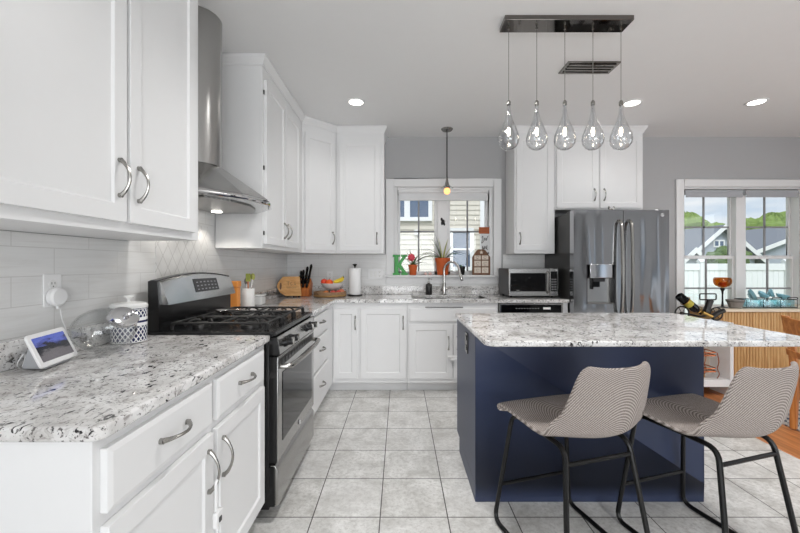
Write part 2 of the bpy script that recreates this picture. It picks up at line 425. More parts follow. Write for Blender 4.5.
# ------------------------------------------------------------------ the room
XL, YB, ZC, XR, YR = -1.27, 4.22, 2.66, 5.2, -4.4
struct('floor', MB().box(XL-.1, 2.53, YR, YB+.14, -.1, 0).box(2.53, XR+.1, YR, .9, -.1, 0), 'floor_tile')
struct('floor_wood', MB().box(2.53, XR+.1, .9, YB+.14, -.1, 0), 'oak_floor')
struct('ceiling', MB().box(XL-.1, XR+.1, YR-.1, YB+.15, ZC, ZC+.1), 'ceiling_paint')
struct('wall_left', MB().box(XL-.1, XL, YR, YB+.15, 0, ZC), 'wall_paint')
def wall_holes(name, mat, axis, fixed0, fixed1, a0, a1, holes):
    mb = MB(); cur = a0
    def bx(p, q, z0, z1):
        if q-p > 1e-4 and z1-z0 > 1e-4:
            if axis == 'x': mb.box(p, q, fixed0, fixed1, z0, z1)
            else: mb.box(fixed0, fixed1, p, q, z0, z1)
    for (h0, h1, z0, z1) in holes:
        bx(cur, h0, 0, ZC); bx(h0, h1, 0, z0); bx(h0, h1, z1, ZC); cur = h1
    bx(cur, a1, 0, ZC); return struct(name, mb, mat)
W1 = (-.067, 1.044, 1.114, 2.10); W2 = (3.175, 4.49, .56, 2.10)
wall_holes('wall_back', 'wall_paint', 'x', YB, YB+.15, XL, XR, [W1, W2])
wall_holes('wall_right', 'wall_paint', 'y', XR, XR+.1, YR, YB+.15, [(-2.95, -2.5, .05, 2.2), (-.8, -.45, .05, 2.2), (.9, 2.6, .05, 2.1)])  # unseen openings added for side light and bright streaks in the fridge doors
wall_holes('wall_rear', 'wall_paint', 'x', YR-.1, YR, XL, XR, [(-.2, 3.4, .05, 2.2)])  # unseen opening added to let sky light in from behind
# tile on the walls
struct('wall_tile', MB().box(XL, XL+.008, -1.0, YB, .9, 1.343).box(XL, XL+.008, 1.756, 2.563, 1.343, 2.655), 'tile_left')
struct('wall_tile', MB().box(XL+.008, -.158, YB-.008, YB, .9, 1.343).box(-.158, 1.152, YB-.008, YB, .9, 1.03).box(1.152, 1.62, YB-.008, YB, .9, 1.343), 'tile_back')
struct('wall_tile', MB().box(XL+.008, XL+.011, 1.94, 2.46, .915, 1.48), 'tile_diamond')
# baseboard on the free stretch of wall beside the window
struct('baseboard_back', MB().box(2.56, XR, YB-.015, YB, 0, .1), 'trim_paint', bevel=.004)

# kitchen window
def casing(name, W, w, sill=False):
    x0, x1, z0, z1 = W; y = YB
    mb = MB().box(x0-w, x0, y-.022, y, z0-(0 if sill else w), z1+w).box(x1, x1+w, y-.022, y, z0-(0 if sill else w), z1+w).box(x0, x1, y-.022, y, z1, z1+w)
    if not sill: mb.box(x0, x1, y-.022, y, z0-w, z0)
    return mb
wm = thing('window_1', 'white double window over the kitchen sink', 'window', (.49, YB, W1[2])); wm['kind'] = 'structure'
casing('casing', W1, .09, True).build('casing', 'trim_paint', wm, bevel=.004)
MB().box(W1[0]-.11, W1[1]+.11, YB-.07, YB+.07, W1[2]-.022, W1[2]).build('window_sill', 'trim_paint', wm, bevel=.004)
MB().box(W1[0]-.09, W1[1]+.09, YB-.02, YB-.008, W1[2]-.1, W1[2]-.022).build('apron', 'trim_paint', wm, bevel=.003)
x0, x1, z0, z1 = W1
MB().box(x0, x0+.04, YB+.005, YB+.145, z0, z1).box(x1-.04, x1, YB+.005, YB+.145, z0, z1).box(x0+.04, x1-.04, YB+.005, YB+.145, z1-.03, z1).box(.425, .545, YB+.07, YB+.145, z0, z1-.03).build('window_frame', 'trim_paint', wm, bevel=.003)
for a, b, mx in ((x0+.04, .425, .215), (.545, x1-.04, .775)):
    s = MB().box(a, a+.03, YB+.09, YB+.12, z0, z1-.03).box(b-.03, b, YB+.09, YB+.12, z0, z1-.03).box(a, b, YB+.09, YB+.12, z0, z0+.04).box(a, b, YB+.09, YB+.12, z1-.07, z1-.03)
    sh = s.build('sash', 'trim_paint', wm, bevel=.002)
    MB().box(mx-.009, mx+.009, YB+.1, YB+.115, z0+.03, z1-.06).box(a+.02, b-.02, YB+.1, YB+.115, 1.60, 1.618).build('muntin', 'grey_plastic', sh)
    MB().box(a+.02, b-.02, YB+.116, YB+.119, z0+.03, z1-.06).build('pane', 'window_glass', sh)
bl = thing('roller_blind', 'white roller blind rolled up at the top of the sink window', 'blind', (.49, YB+.03, 2.05))
MB().cyl((x0+.045, YB+.04, 2.062), (x1-.045, YB+.04, 2.062), .026, seg=18).build('roller', 'white_plastic', bl)
MB().box(x0+.05, x1-.05, YB+.036, YB+.040, 1.985, 2.05).box(x0+.05, x1-.05, YB+.028, YB+.048, 1.955, 1.985).build('fabric', 'sign_white', bl)
for xx in (x0+.042, x1-.048): MB().box(xx, xx+.006, YB+.012, YB+.068, 2.02, 2.068).build('bracket', 'grey_plastic', bl)

# dining window
w2 = thing('window_2', 'tall white twin window on the dining side', 'window', (3.8, YB, W2[2])); w2['kind'] = 'structure'
x0, x1, z0, z1 = W2
casing('casing', W2, .085).build('casing', 'trim_paint', w2, bevel=.005)
MB().box(x0, x0+.012, YB, YB+.145, z0, z1).box(x1-.012, x1, YB, YB+.145, z0, z1).box(x0+.012, x1-.012, YB, YB+.145, z1-.02, z1).box(x0+.012, x1-.012, YB, YB+.145, z0, z0+.03).box(3.80, 3.91, YB+.03, YB+.145, z0+.03, z1-.02).build('window_frame', 'trim_paint', w2, bevel=.003)
for a, b in ((x0+.012, 3.80), (3.91, x1-.012)):
    for lo, hi, y in ((z0+.03, 1.33, YB+.06), (1.30, z1-.02, YB+.095)):
        r = .020
        sh = MB().box(a, a+r, y, y+.03, lo, hi).box(b-r, b, y, y+.03, lo, hi).box(a+r, b-r, y, y+.03, lo, lo+.035).box(a+r, b-r, y, y+.03, hi-.035, hi).build('sash', 'trim_paint', w2, bevel=.002)
        mx = (a+b)/2; mz = (lo+hi)/2 + (-.03 if hi > 1.5 else 0.0)
        MB().box(mx-.009, mx+.009, y+.008, y+.02, lo+.03, hi-.03).box(a+r, b-r, y+.008, y+.02, mz-.009, mz+.009).build('muntin', 'grey_plastic', sh)
        MB().box(a+.02, b-.02, y+.021, y+.025, lo+.02, hi-.02).build('pane', 'window_glass', sh)
for a, b, lab in ((x0+.022, 3.845, 'rolled up grey blind over the dining window sash by the refrigerator'), (3.875, x1-.022, 'rolled up grey blind over the dining window sash above the aqua glasses')):
    b2 = thing('roller_blind', lab, 'blind', ((a+b)/2, YB+.0, 2.03), 'blinds of the dining window')
    MB().cyl((a, YB+.02, 2.045), (b, YB+.02, 2.045), .03, seg=18).build('roller', 'grey_fabric', b2)
    MB().box(a+.01, b-.01, YB-.008, YB-.004, 2.0, 2.05).box(a+.01, b-.01, YB-.012, YB, 1.985, 2.0).build('hem_bar', 'grey_fabric', b2)

# ------------------------------------------------------------------ cabinets
def shaker(fr, u0, u1, z0, z1, d0=0.0, th=.02, rail=.055, dep=.008, flat=False):
    """one door or drawer front: outer slab with a recessed panel"""
    o, u, n = fr; mb = MB()
    P = lambda a, z, d: o+u*a+n*d+Vector((0, 0, z))
    if flat:
        e = .012
        v = [P(u0, z0, d0), P(u1, z0, d0), P(u1, z1, d0), P(u0, z1, d0), P(u0, z0, d0+th-.004), P(u1, z0, d0+th-.004), P(u1, z1, d0+th-.004), P(u0, z1, d0+th-.004),
             P(u0+e, z0+e, d0+th), P(u1-e, z0+e, d0+th), P(u1-e, z1-e, d0+th), P(u0+e, z1-e, d0+th)]
        f = [(3, 2, 1, 0)]+[(i, (i+1) % 4, 4+(i+1) % 4, 4+i) for i in range(4)]+[(4+i, 4+(i+1) % 4, 8+(i+1) % 4, 8+i) for i in range(4)]+[(8, 9, 10, 11)]
        mb.add(v, f); return mb
    rings = [(0, d0), (0, d0+th), (rail, d0+th), (rail+.006, d0+th-dep)]
    v = []
    for i, d in rings: v += [P(u0+i, z0+i, d), P(u1-i, z0+i, d), P(u1-i, z1-i, d), P(u0+i, z1-i, d)]
    f = [(3, 2, 1, 0), (12, 13, 14, 15)]
    for k in range(3): f += [(4*k+i, 4*k+(i+1) % 4, 4*k+4+(i+1) % 4, 4*k+4+i) for i in range(4)]
    mb.add(v, f); return mb
def pull(fr, uc, zc, d, vertical=True, L=.115, parent=None, mat='nickel'):
    o, u, n = fr; pts = []; rr = []
    for k in range(13):
        t = k/12; a = (t-.5)*L; h = .006+.030*math.sin(pi*t)**.75
        p = o+n*(d+h)+(u*uc+Vector((0, 0, zc+a)) if vertical else u*(uc+a)+Vector((0, 0, zc)))
        pts.append(p); rr.append(.0045+.0035*abs(2*t-1)**3)
    mb = MB().tube(pts, rr, 8)
    for e in (pts[0], pts[-1]): mb.cyl(e-n*.0065, e+n*.004, .008, seg=10)
    return mb.build('handle', mat, parent)
def cab(name, label, boxes, group=None, mat='cabinet_paint', base=None):
    t = thing(name, label, 'cabinet', base, group)
    mb = MB()
    for b in boxes: mb.box(*b)
    mb.build('body', mat, t, bevel=.002); return t
def door(t, fr, u0, u1, z0, z1, hu=None, hz=None, hv=True, flat=False, name='door', L=.115, mat='cabinet_paint', rail=.055):
    d = shaker(fr, u0, u1, z0, z1, 0, .02, rail, flat=flat).build(name, mat, t, bevel=.0015, smooth=False)
    if hu is not None: pull(fr, hu, hz, .02, hv, L, d)
    return d
FL = frame((-.645, 0, 0), (0, 1, 0), (1, 0, 0))           # faces of the base run on the hood wall (u = y)
FU = frame((-.94, 0, 0), (0, 1, 0), (1, 0, 0))            # faces of the upper run on the hood wall
FB = frame((0, 3.60, 0), (1, 0, 0), (0, -1, 0))           # base run under the window (u = x)
FUB = frame((0, 3.89, 0), (1, 0, 0), (0, -1, 0))          # upper run on the window wall
UZ0, UZ1 = 1.345, 2.60
# uppers
t = cab('upper_cabinet', 'large white two-door wall cabinet hanging beside the range hood', [(XL+.008, -.94, .75, 1.752, UZ0, UZ1)], base=(-1.1, 1.25, UZ0))
door(t, FU, .79, 1.268, UZ0+.033, 2.56, 1.232, 1.52); door(t, FU, 1.284, 1.70, UZ0+.033, 2.56, 1.322, 1.515)
t = cab('upper_cabinet', 'white two-door wall cabinet between range hood and diagonal corner cabinet', [(XL+.008, -.94, 2.567, 3.607, UZ0, UZ1)], base=(-1.1, 3.1, UZ0))
door(t, FU, 2.60, 3.025, UZ0+.03, 2.51, 2.985, 1.50, rail=.05); door(t, FU, 3.04, 3.46, UZ0+.03, 2.51, 3.08, 1.50, rail=.05)
for zz in (1.45, 1.9, 2.42): MB().cyl((-.938, 2.588, zz-.014), (-.938, 2.588, zz+.014), .006, seg=8).build('hinge', 'dark_metal', t)
t = thing('corner_cabinet', 'white wall cabinet set diagonally across the corner', 'cabinet', (-1.0, 3.95, UZ0))
MB().prism([(XL+.008, 3.609), (-.94, 3.609), (-.662, 3.89), (-.662, YB-.008), (XL+.008, YB-.008)], 'z', UZ0, UZ1).build('body', 'cabinet_paint', t, bevel=.002)
dv = Vector((.278, .281, 0)).normalized(); FD = frame((-.94, 3.609, 0), dv, Vector((dv.y, -dv.x, 0)))
door(t, FD, .025, .372, UZ0+.03, 2.51, .338, 1.50, rail=.05)
t = cab('upper_cabinet', 'white single-door wall cabinet between corner cabinet and sink window', [(-.660, -.166, 3.89, YB-.008, UZ0, UZ1)], base=(-.41, 4.05, UZ0))
door(t, FUB, -.625, -.20, UZ0+.03, 2.51, -.238, 1.50)
t = cab('upper_cabinet', 'white single-door wall cabinet above the microwave', [(1.183, 1.600, 3.89, YB-.008, UZ0, UZ1)], base=(1.39, 4.05, UZ0))
door(t, FUB, 1.20, 1.578, UZ0+.035, 2.56, 1.232, 1.50)
t = cab('upper_cabinet', 'short white two-door wall cabinet above the refrigerator', [(1.602, 2.512, 3.89, YB-.001, 1.80, UZ1)], base=(2.05, 4.05, 1.80))
door(t, FUB, 1.615, 2.04, 1.815, 2.56, 2.0, 1.95); door(t, FUB, 2.062, 2.495, 1.815, 2.56, 2.10, 1.95)
# crown moulding along the cabinet tops
def crown(name, path, closed=False):
    prof = [(0, 2.592), (.006, 2.592), (.008, 2.604), (.014, 2.612), (.026, 2.634), (.032, 2.640), (.032, 2.658), (0, 2.658)]
    n = len(path); vs = []; P = [Vector((*p, 0)) for p in path]
    for i in range(n):
        d0 = (P[i]-P[i-1]).normalized() if i else None; d1 = (P[i+1]-P[i]).normalized() if i < n-1 else None
        n0 = Vector((d0.y, -d0.x, 0)) if d0 else None; n1 = Vector((d1.y, -d1.x, 0)) if d1 else None
        m = (n0+n1).normalized() if n0 and n1 else (n0 or n1); s = 1/max(.3, m.dot(n1 or n0))
        for a, z in prof: vs.append(P[i]+m*(a*s)+Vector((0, 0, z)))
    k = len(prof); fs = [(i*k+j, (i+1)*k+j, (i+1)*k+(j+1) % k, i*k+(j+1) % k) for i in range(n-1) for j in range(k)]+[list(range(k)), [(n-1)*k+j for j in range(k)]]
    mb = MB(); mb.add(vs, fs); return struct(name, mb, 'cabinet_paint', smooth=False)
crown('trim_1', [(XL+.01, 2.566), (-.939, 2.566), (-.939, 3.609), (-.661, 3.889), (-.165, 3.889), (-.165, YB-.001)])
crown('trim_2', [(1.182, YB-.001), (1.182, 3.889), (2.513, 3.889), (2.513, YB-.001)])
crown('trim_3', [(-.939, .75), (-.939, 1.753), (XL+.01, 1.753)])

# bases
BZ = .868
t = cab('base_cabinet', 'white base cabinet with two wide drawers over two latched doors, before the range', [(XL+.008, -.645, .787, 1.782, .10, BZ), (XL+.008, -.72, .787, 1.782, 0, .10)], base=(-.95, 1.28, 0))
door(t, FL, .808, 1.258, .70, .84, 1.04, .775, False, True, 'drawer', .12); door(t, FL, 1.292, 1.738, .70, .84, 1.52, .775, False, True, 'drawer', .12)
door(t, FL, .808, 1.262, .135, .672, 1.225, .56, L=.13); door(t, FL, 1.288, 1.738, .135, .672, 1.325, .56, L=.13)
lk = thing('cabinet_lock', 'white plastic child lock looped over the door handles by the range', 'lock', (-.6, 1.275, .43))
MB().tube(fillet([(-.594, 1.213, .44), (-.594, 1.213, .535), (-.594, 1.237, .535), (-.594, 1.237, .44)], .012, 4), .0045, 8).build('strap', 'white_plastic', lk)
MB().box(-.602, -.586, 1.205, 1.245, .385, .435).build('slider', 'white_plastic', lk, bevel=.004)
MB().box(-.586, -.583, 1.218, 1.232, .40, .415).build('button', 'dark_plastic', lk)
MB().tube(fillet([(-.594, 1.222, .388), (-.594, 1.222, .34), (-.594, 1.24, .34), (-.594, 1.24, .388)], .008, 4), .004, 8).build('strap_tail', 'white_plastic', lk)
t = cab('drawer_cabinet', 'white stack of three drawers between range and corner', [(XL+.008, -.645, 2.572, 3.598, .10, BZ), (XL+.008, -.72, 2.572, 3.598, 0, .10)], base=(-.95, 3.1, 0))
for a, b in ((.69, .84), (.43, .667), (.135, .407)): door(t, FL, 2.60, 3.30, a, b, 2.98, (a+b)/2+.015, False, True, 'drawer', .12)
t = cab('base_cabinet', 'white base cabinet with a narrow and a wide door below the knife block corner', [(XL+.008, .068, 3.60, YB-.01, .10, BZ), (XL+.008, .068, 3.69, YB-.01, 0, .10)], base=(-.3, 3.9, 0))
door(t, FB, -.632, -.402, .145, .815, -.425, .678, L=.12); door(t, FB, -.375, .055, .145, .815, .03, .678, L=.12)
t = cab('sink_cabinet', 'white sink base cabinet with false drawer front and two latched doors', [(.070, .938, 3.60, 3.62, .10, BZ), (.070, .09, 3.62, YB-.01, .10, BZ), (.918, .938, 3.62, YB-.01, .10, BZ), (.09, .918, 3.62, YB-.01, .10, .12), (.070, .938, 3.69, 3.71, 0, .10)], base=(.5, 3.9, 0))
fp = door(t, FB, .088, .922, .685, .815, flat=True, name='drawer_front')
MB().box(.24, .60, 3.573, 3.580, .822, .829).build('tray_gap_shade', 'dark_metal', t)  # dark strip modelled for the shade line above the tip-out front
door(t, FB, .088, .498, .145, .66, .462, .485, L=.12); door(t, FB, .512, .922, .145, .66, .548, .485, L=.12)
lk = thing('cabinet_lock', 'white plastic child lock on the doors below the sink', 'lock', (.5, 3.54, .39))
MB().box(.45, .56, 3.535, 3.555, .355, .37).build('strap', 'white_plastic', lk, bevel=.004)
MB().box(.478, .532, 3.525, 3.56, .33, .354).build('slider', 'white_plastic', lk, bevel=.005)
# dishwasher
dw = thing('dishwasher', 'stainless dishwasher with black control panel under the microwave', 'dishwasher', (1.24, 3.9, 0))
MB().box(.945, 1.552, 3.62, YB-.02, .02, .862).build('body', 'appliance_side', dw)
MB().box(.945, 1.552, 3.575, 3.618, .12, .72).build('door', 'brushed_steel', dw, bevel=.003)
cp = MB().box(.945, 1.552, 3.575, 3.618, .724, .862).build('control_panel', 'brushed_steel', dw, bevel=.003)
MB().box(.963, 1.534, 3.571, 3.5745, .74, .85).build('fascia', 'black_gloss', cp)
for k in range(9): MB().box(1.10+k*.026, 1.113+k*.026, 3.5695, 3.571, .812, .818).build('button', 'grey_plastic', cp)
MB().box(1.36, 1.43, 3.5695, 3.571, .806, .826).build('button', 'white_plastic', cp)
MB().box(.95, 1.548, 3.66, 3.68, 0, .115).build('toe_plate', 'black_metal', dw)
struct('trim_4', MB().box(1.556, 1.606, 3.60, YB-.01, 0, BZ), 'cabinet_paint', bevel=.002)   # filler beside the dishwasher

# countertops
def rounded(x0, x1, y0, y1, r, which):
    pts = []
    for i, (cx, cy, a0) in enumerate(((x0, y0, pi), (x1, y0, 1.5*pi), (x1, y1, 0), (x0, y1, .5*pi))):
        q = r if i in which else 0
        if q:
            ox = cx+(q if cx == x0 else -q); oy = cy+(q if cy == y0 else -q)
            pts += [(ox+q*math.cos(a0+k*pi/16), oy+q*math.sin(a0+k*pi/16)) for k in range(9)]
        else: pts.append((cx, cy))
    return pts
t = thing('countertop', 'speckled granite countertop with smart display and glass jar on it', 'countertop', (-.95, 1.28, BZ))
MB().prism(rounded(XL+.011, -.617, .773, 1.787, .03, (1,)), 'z', BZ, .90).build('slab', 'granite', t, bevel=.007, seg=3)
MB().box(XL+.008, XL+.03, .773, 1.787, .901, .99).build('backsplash_strip', 'granite', t, bevel=.002)
t = thing('countertop', 'L-shaped speckled granite countertop running from range under the window to the refrigerator', 'countertop', (0, 3.9, BZ))
SX0, SX1, SY0, SY1 = .12, .86, 3.68, 4.06
slab = MB()
slab.prism([(XL+.011, 2.567), (-.617, 2.567), (-.617, 3.57), (SX0, 3.57), (SX0, YB-.011), (XL+.011, YB-.011)], 'z', BZ, .90)
slab.box(SX0, SX1, 3.57, SY0, BZ, .90).box(SX0, SX1, SY1, YB-.011, BZ, .90).box(SX1, 1.61, 3.57, YB-.011, BZ, .90)
slab.build('slab', 'granite', t, bevel=.004)
MB().box(XL+.008, XL+.03, 2.567, YB-.011, .901, .99).box(XL+.03, 1.61, YB-.033, YB-.011, .901, .99).build('backsplash_strip', 'granite', t, bevel=.002)
sk = thing('sink', 'undermount stainless steel sink set in granite under the window', 'sink', (.49, 3.87, .7))
MB().box(SX0-.012, SX1+.012, SY0-.012, SY1+.012, .68, .69).box(SX0-.012, SX0, SY0-.012, SY1+.012, .69, .866).box(SX1, SX1+.012, SY0-.012, SY1+.012, .69, .866).box(SX0, SX1, SY0-.012, SY0, .69, .866).box(SX0, SX1, SY1, SY1+.012, .69, .866).build('basin', 'brushed_steel', sk)
MB().cyl((.49, 3.9, .69), (.49, 3.9, .694), .045, seg=20).build('drain', 'chrome', sk)

# ------------------------------------------------------------------ island
t = thing('kitchen_island', 'navy blue island cabinet under a speckled granite top', 'island', (.98, 2.2, 0))
IX0, IX1, IY0, IY1 = .391, 1.58, 1.954, 2.575
MB().box(IX0, IX1, IY0, IY1, .095, .875).box(IX0, IX1, IY0, 2.475, 0, .095).build('body', 'navy_paint', t, bevel=.002)
for a, b in ((.41, .79), (.80, 1.175), (1.185, 1.56)): door(t, frame((0, IY1, 0), (1, 0, 0), (0, 1, 0)), a, b, .12, .85, b-.04, .72, mat='navy_paint')
ou = thing('outlet', 'black power outlet on the end panel of the navy island', 'outlet', (IX0, 2.2, .78))
MB().box(IX0-.006, IX0, 2.155, 2.235, .722, .838).build('plate', 'black_enamel', ou, bevel=.002)
for z in (.752, .808): MB().cyl((IX0-.009, 2.195, z), (IX0-.006, 2.195, z), .017, seg=14).build('socket', 'black_gloss', ou)
it = MB().prism(rounded(.372, 1.87, 1.633, 2.590, .05, (0, 1, 2, 3)), 'z', .876, .902).build('island_countertop', 'granite', bevel=.007, seg=3)
tag(it, 'large speckled granite slab on top of the navy island', 'countertop')

# ------------------------------------------------------------------ range
rg = thing('gas_range', 'stainless steel gas range with black cooktop between the two white counters', 'range', (-.9, 2.18, 0))
RY0, RY1 = 1.797, 2.557
RX = -.627
MB().box(-1.22, RX, RY0, RY1, .06, .885).build('body', 'black_enamel', rg, bevel=.003)
for y in (RY0+.05, RY1-.05):
    for x in (-1.15, -.72): MB().cyl((x, y, 0), (x, y, .06), .018, seg=10).build('foot', 'black_metal', rg)
MB().prism([(-1.225, .886), (-.612, .886), (-.592, .894), (-.596, .913), (-1.225, .913)], 'y', RY0, RY1).build('cooktop', 'black_enamel', rg, bevel=.004)
cp = MB().prism([(RX, .80), (-.575, .80), (-.588, .884), (RX, .884)], 'y', RY0+.007, RY1-.007).build('control_panel', 'brushed_steel', rg, bevel=.003)
nrm = Vector((1, 0, .15)).normalized()
ux = nrm.orthogonal().normalized(); uy = nrm.cross(ux)
for y in (1.905, 2.0, 2.33, 2.43, ):
    kb = MB().lathe([(.024, 0), (.024, .006), (.019, .010), (.017, .036), (.012, .040)], Vector((-.581, y, .842)), 18, (ux, uy, nrm)).build('knob', 'black_enamel', cp)
    p = Vector((-.581, y, .842))+nrm*.036; MB().box(p.x-.004, p.x+.012, y-.005, y+.005, p.z-.02, p.z+.02).build('grip', 'nickel', kb, bevel=.002)
for ya, yb in ((RY0, RY0+.0065), (RY1-.0065, RY1)):
    MB().prism([(RX, .80), (-.575, .80), (-.588, .884), (RX, .884)], 'y', ya, yb).build('end_cap', 'black_enamel', cp)
dr = MB().box(RX, -.585, RY0+.008, RY1-.008, .285, .79).build('oven_door', 'brushed_steel', rg, bevel=.004)
for ya in (RY0+.001, RY1-.0075): MB().box(RX, -.589, ya, ya+.0065, .285, .79).build('end_cap', 'black_enamel', dr)
MB().box(-.585, -.5825, RY0+.075, RY1-.075, .36, .70).build('window', 'black_gloss', dr, bevel=.002)
MB().box(-.5855, -.5835, RY0+.02, RY1-.02, .735, .775).build('vent_slot', 'dark_metal', dr)
for k in range(12): MB().box(-.5835, -.5815, RY0+.06+k*.055, RY0+.10+k*.055, .742, .768).build('slot', 'black_metal', dr)
hp = [(-.585, RY0+.05, .735), (-.54, RY0+.055, .735), (-.528, RY0+.18, .735), (-.523, (RY0+RY1)/2, .735), (-.528, RY1-.18, .735), (-.54, RY1-.055, .735), (-.585, RY1-.05, .735)]
MB().tube(fillet(hp, .04, 4), .013, 10).build('handle', 'nickel', dr)
MB().lathe([(.014, 0), (.014, .002)], (-.5825, 2.18, .322), 18, 'x').build('badge', 'grey_plastic', dr)
MB().tube([(-.580, 2.18+.0095*math.cos(a*pi/8), .322+.0095*math.sin(a*pi/8)) for a in range(16)], .0014, 6, True).build('badge_ring', 'white_plastic', dr)
MB().prism([(RX, .075), (-.585, .075), (-.585, .245), (-.600, .268), (RX, .268)], 'y', RY0+.008, RY1-.008).build('drawer', 'brushed_steel', rg, bevel=.004)
for ya in (RY0+.001, RY1-.0075): MB().box(RX, -.60, ya, ya+.0065, .075, .262).build('end_cap', 'black_enamel', rg)
# backguard
def arch(y): return 1.158+.030*math.sin(pi*(y-RY0)/(RY1-RY0))
mb = MB(); ys = [RY0+(RY1-RY0)*k/16 for k in range(17)]; vs = []
for y in ys: vs += [(-1.205, y, .914), (-1.152, y, .914), (-1.152, y, 1.045), (-1.162, y, arch(y)), (-1.19, y, arch(y)+.002), (-1.205, y, arch(y)-.004)]
fs = [(i*6+j, (i+1)*6+j, (i+1)*6+(j+1) % 6, i*6+(j+1) % 6) for i in range(16) for j in range(6)]+[[0, 1, 2, 3, 4, 5], [96+j for j in range(6)]]
mb.add(vs, fs); bk = mb.build('backguard', 'black_enamel', rg, smooth=False)
mb = MB(); vs = []
for y in [RY0+.012+(RY1-RY0-.024)*k/16 for k in range(17)]: vs += [(-1.1525, y, 1.042), (-1.113, y, 1.040), (-1.116, y, 1.052), (-1.150, y, arch(y)-.012), (-1.164, y, arch(y)-.004)]
fs = [(i*5+j, (i+1)*5+j, (i+1)*5+(j+1) % 5, i*5+(j+1) % 5) for i in range(16) for j in range(5)]+[[0, 1, 2, 3, 4], [80+j for j in range(5)]]
mb.add(vs, fs); pn = mb.build('display_panel', 'range_steel', bk)
def on_panel(y, t): return Vector((-1.116+(-1.150+1.116)*t, y, 1.052+(arch(y)-.012-1.052)*t))
nP = Vector((.10, 0, .034)).normalized()
def panel_quad(y0, y1, t0, t1, lift):
    mb = MB(); c = [on_panel(y0, t0), on_panel(y1, t0), on_panel(y1, t1), on_panel(y0, t1)]
    mb.add([p-nP*.001 for p in c]+[p+nP*lift for p in c], [(3, 2, 1, 0), (4, 5, 6, 7)]+[(i, (i+1) % 4, 4+(i+1) % 4, 4+i) for i in range(4)]); return mb
dsp = panel_quad(2.075, 2.335, .24, .84, .003).build('display', 'dark_plastic', pn)
for r_ in range(3):
    for k in range(6):
        y = 2.095+k*.04; mb = panel_quad(y, y+.018, .32+r_*.16, .37+r_*.16, .004); mb.build('button', 'grey_plastic', pn)
# burners and grates
for (x, y, r) in ((-.77, 1.95, .05), (-1.03, 1.95, .042), (-.77, 2.40, .05), (-1.03, 2.40, .042), (-.90, 2.177, .055)):
    b = MB().lathe([(r, 0), (r, .012), (r*.8, .016)], (x, y, .913), 20).build('burner', 'appliance_side', rg)
    MB().lathe([(r*.78, 0), (r*.78, .006), (r*.6, .009)], (x, y, .929), 20).build('burner_cap', 'cast_iron', b)
for y0, y1 in ((RY0+.035, 2.055), (2.065, 2.29), (2.30, RY1-.035)):
    mb = MB(); xa, xb = -1.12, -.645; zt = .947; yc = (y0+y1)/2
    for y in (y0+.008, y1-.008): mb.tube(fillet([(xa, y, .914), (xa, y, zt), (xb, y, zt), (xb, y, .914)], .03, 4), .0062, 6)
    for x in (xa+.01, xb-.01, (xa+xb)/2): mb.tube(fillet([(x, y0, .916 if abs(x+.88) > .1 else zt-.002), (x, y0+.012, zt), (x, y1-.012, zt), (x, y1, .916 if abs(x+.88) > .1 else zt-.002)], .012, 3), .0062, 6)
    for x in (-.77, -1.0):
        for k in range(4):
            a = pi/4+k*pi/2; e = Vector((x+.105*math.cos(a), yc+.098*math.sin(a), zt)); s_ = Vector((x+.028*math.cos(a), yc+.028*math.sin(a), zt+.003))
            mb.tube(spline([e-Vector((0, 0, .018)), (e+s_)/2+Vector((0, 0, .006)), s_], 4), .0055, 6)
    mb.build('grate', 'cast_iron', rg)
sr = MB().lathe([(.0001, 0), (.03, .001), (.045, .008), (.047, .012), (.043, .011), (.028, .004), (.0001, .003)], (-1.03, 2.18, .9605), 20)
i0 = len(sr.v); sr.box(-1.02, -.93, 2.222, 2.24, .9645, .9695)
tag(sr.build('spoon_rest', 'chrome', bevel=.002), 'polished metal spoon rest lying on the range grates', 'spoon rest')

# range hood
hd = thing('range_hood', 'stainless steel chimney range hood on the tiled wall above the range', 'range hood', (-1.0, 2.18, 1.58))
HW = XL+.012
plan = [(HW, 1.80), (-.985, 1.80), (-.83, 1.985), (-.768, 2.18), (-.83, 2.375), (-.985, 2.558), (HW, 2.558)]
top = [(HW, 2.04), (-1.14, 2.04), (-1.07, 2.10), (-1.042, 2.18), (-1.07, 2.26), (-1.14, 2.32), (HW, 2.32)]
flue = [(HW, 2.045), (-1.16, 2.045), (-1.11, 2.065), (-1.07, 2.10), (-1.05, 2.14), (-1.045, 2.18), (-1.05, 2.22), (-1.07, 2.26), (-1.11, 2.295), (-1.16, 2.315), (HW, 2.315)]
n = len(plan)
mb = MB(); mb.add([(*p, 1.61) for p in plan]+[(*p, 1.80) for p in top], [list(range(n))[::-1], [n+i for i in range(n)]]+[(i, (i+1) % n, n+(i+1) % n, n+i) for i in range(n)]); mb.build('canopy', 'brushed_steel', hd, smooth=False)
MB().prism(plan, 'z', 1.578, 1.609).build('rim', 'range_steel', hd, smooth=False)
def ins(pl, k): c = Vector((-1.05, 2.18)); return [tuple(c+(Vector(p)-c)*k) for p in pl]
MB().prism([(-1.22, 1.88), (-.98, 1.88), (-.90, 2.02), (-.87, 2.18), (-.90, 2.34), (-.98, 2.48), (-1.22, 2.48)], 'z', 1.570, 1.577).build('filter', 'grease_filter', hd)
MB().tube([(p[0]+.010, p[1], 1.586) for p in plan[1:-1]], .009, 8).build('rail', 'chrome', hd)
for y in (1.98, 2.38): MB().cyl((-1.16, y, 1.564), (-1.16, y, 1.57), .03, seg=16).build('lamp', 'downlight_glow', hd)
MB().prism(flue, 'z', 1.801, ZC-.002).build('chimney', 'brushed_steel', hd)
MB().box(-.79, -.767, 2.15, 2.21, 1.585, 1.603).build('button_strip', 'dark_plastic', hd)
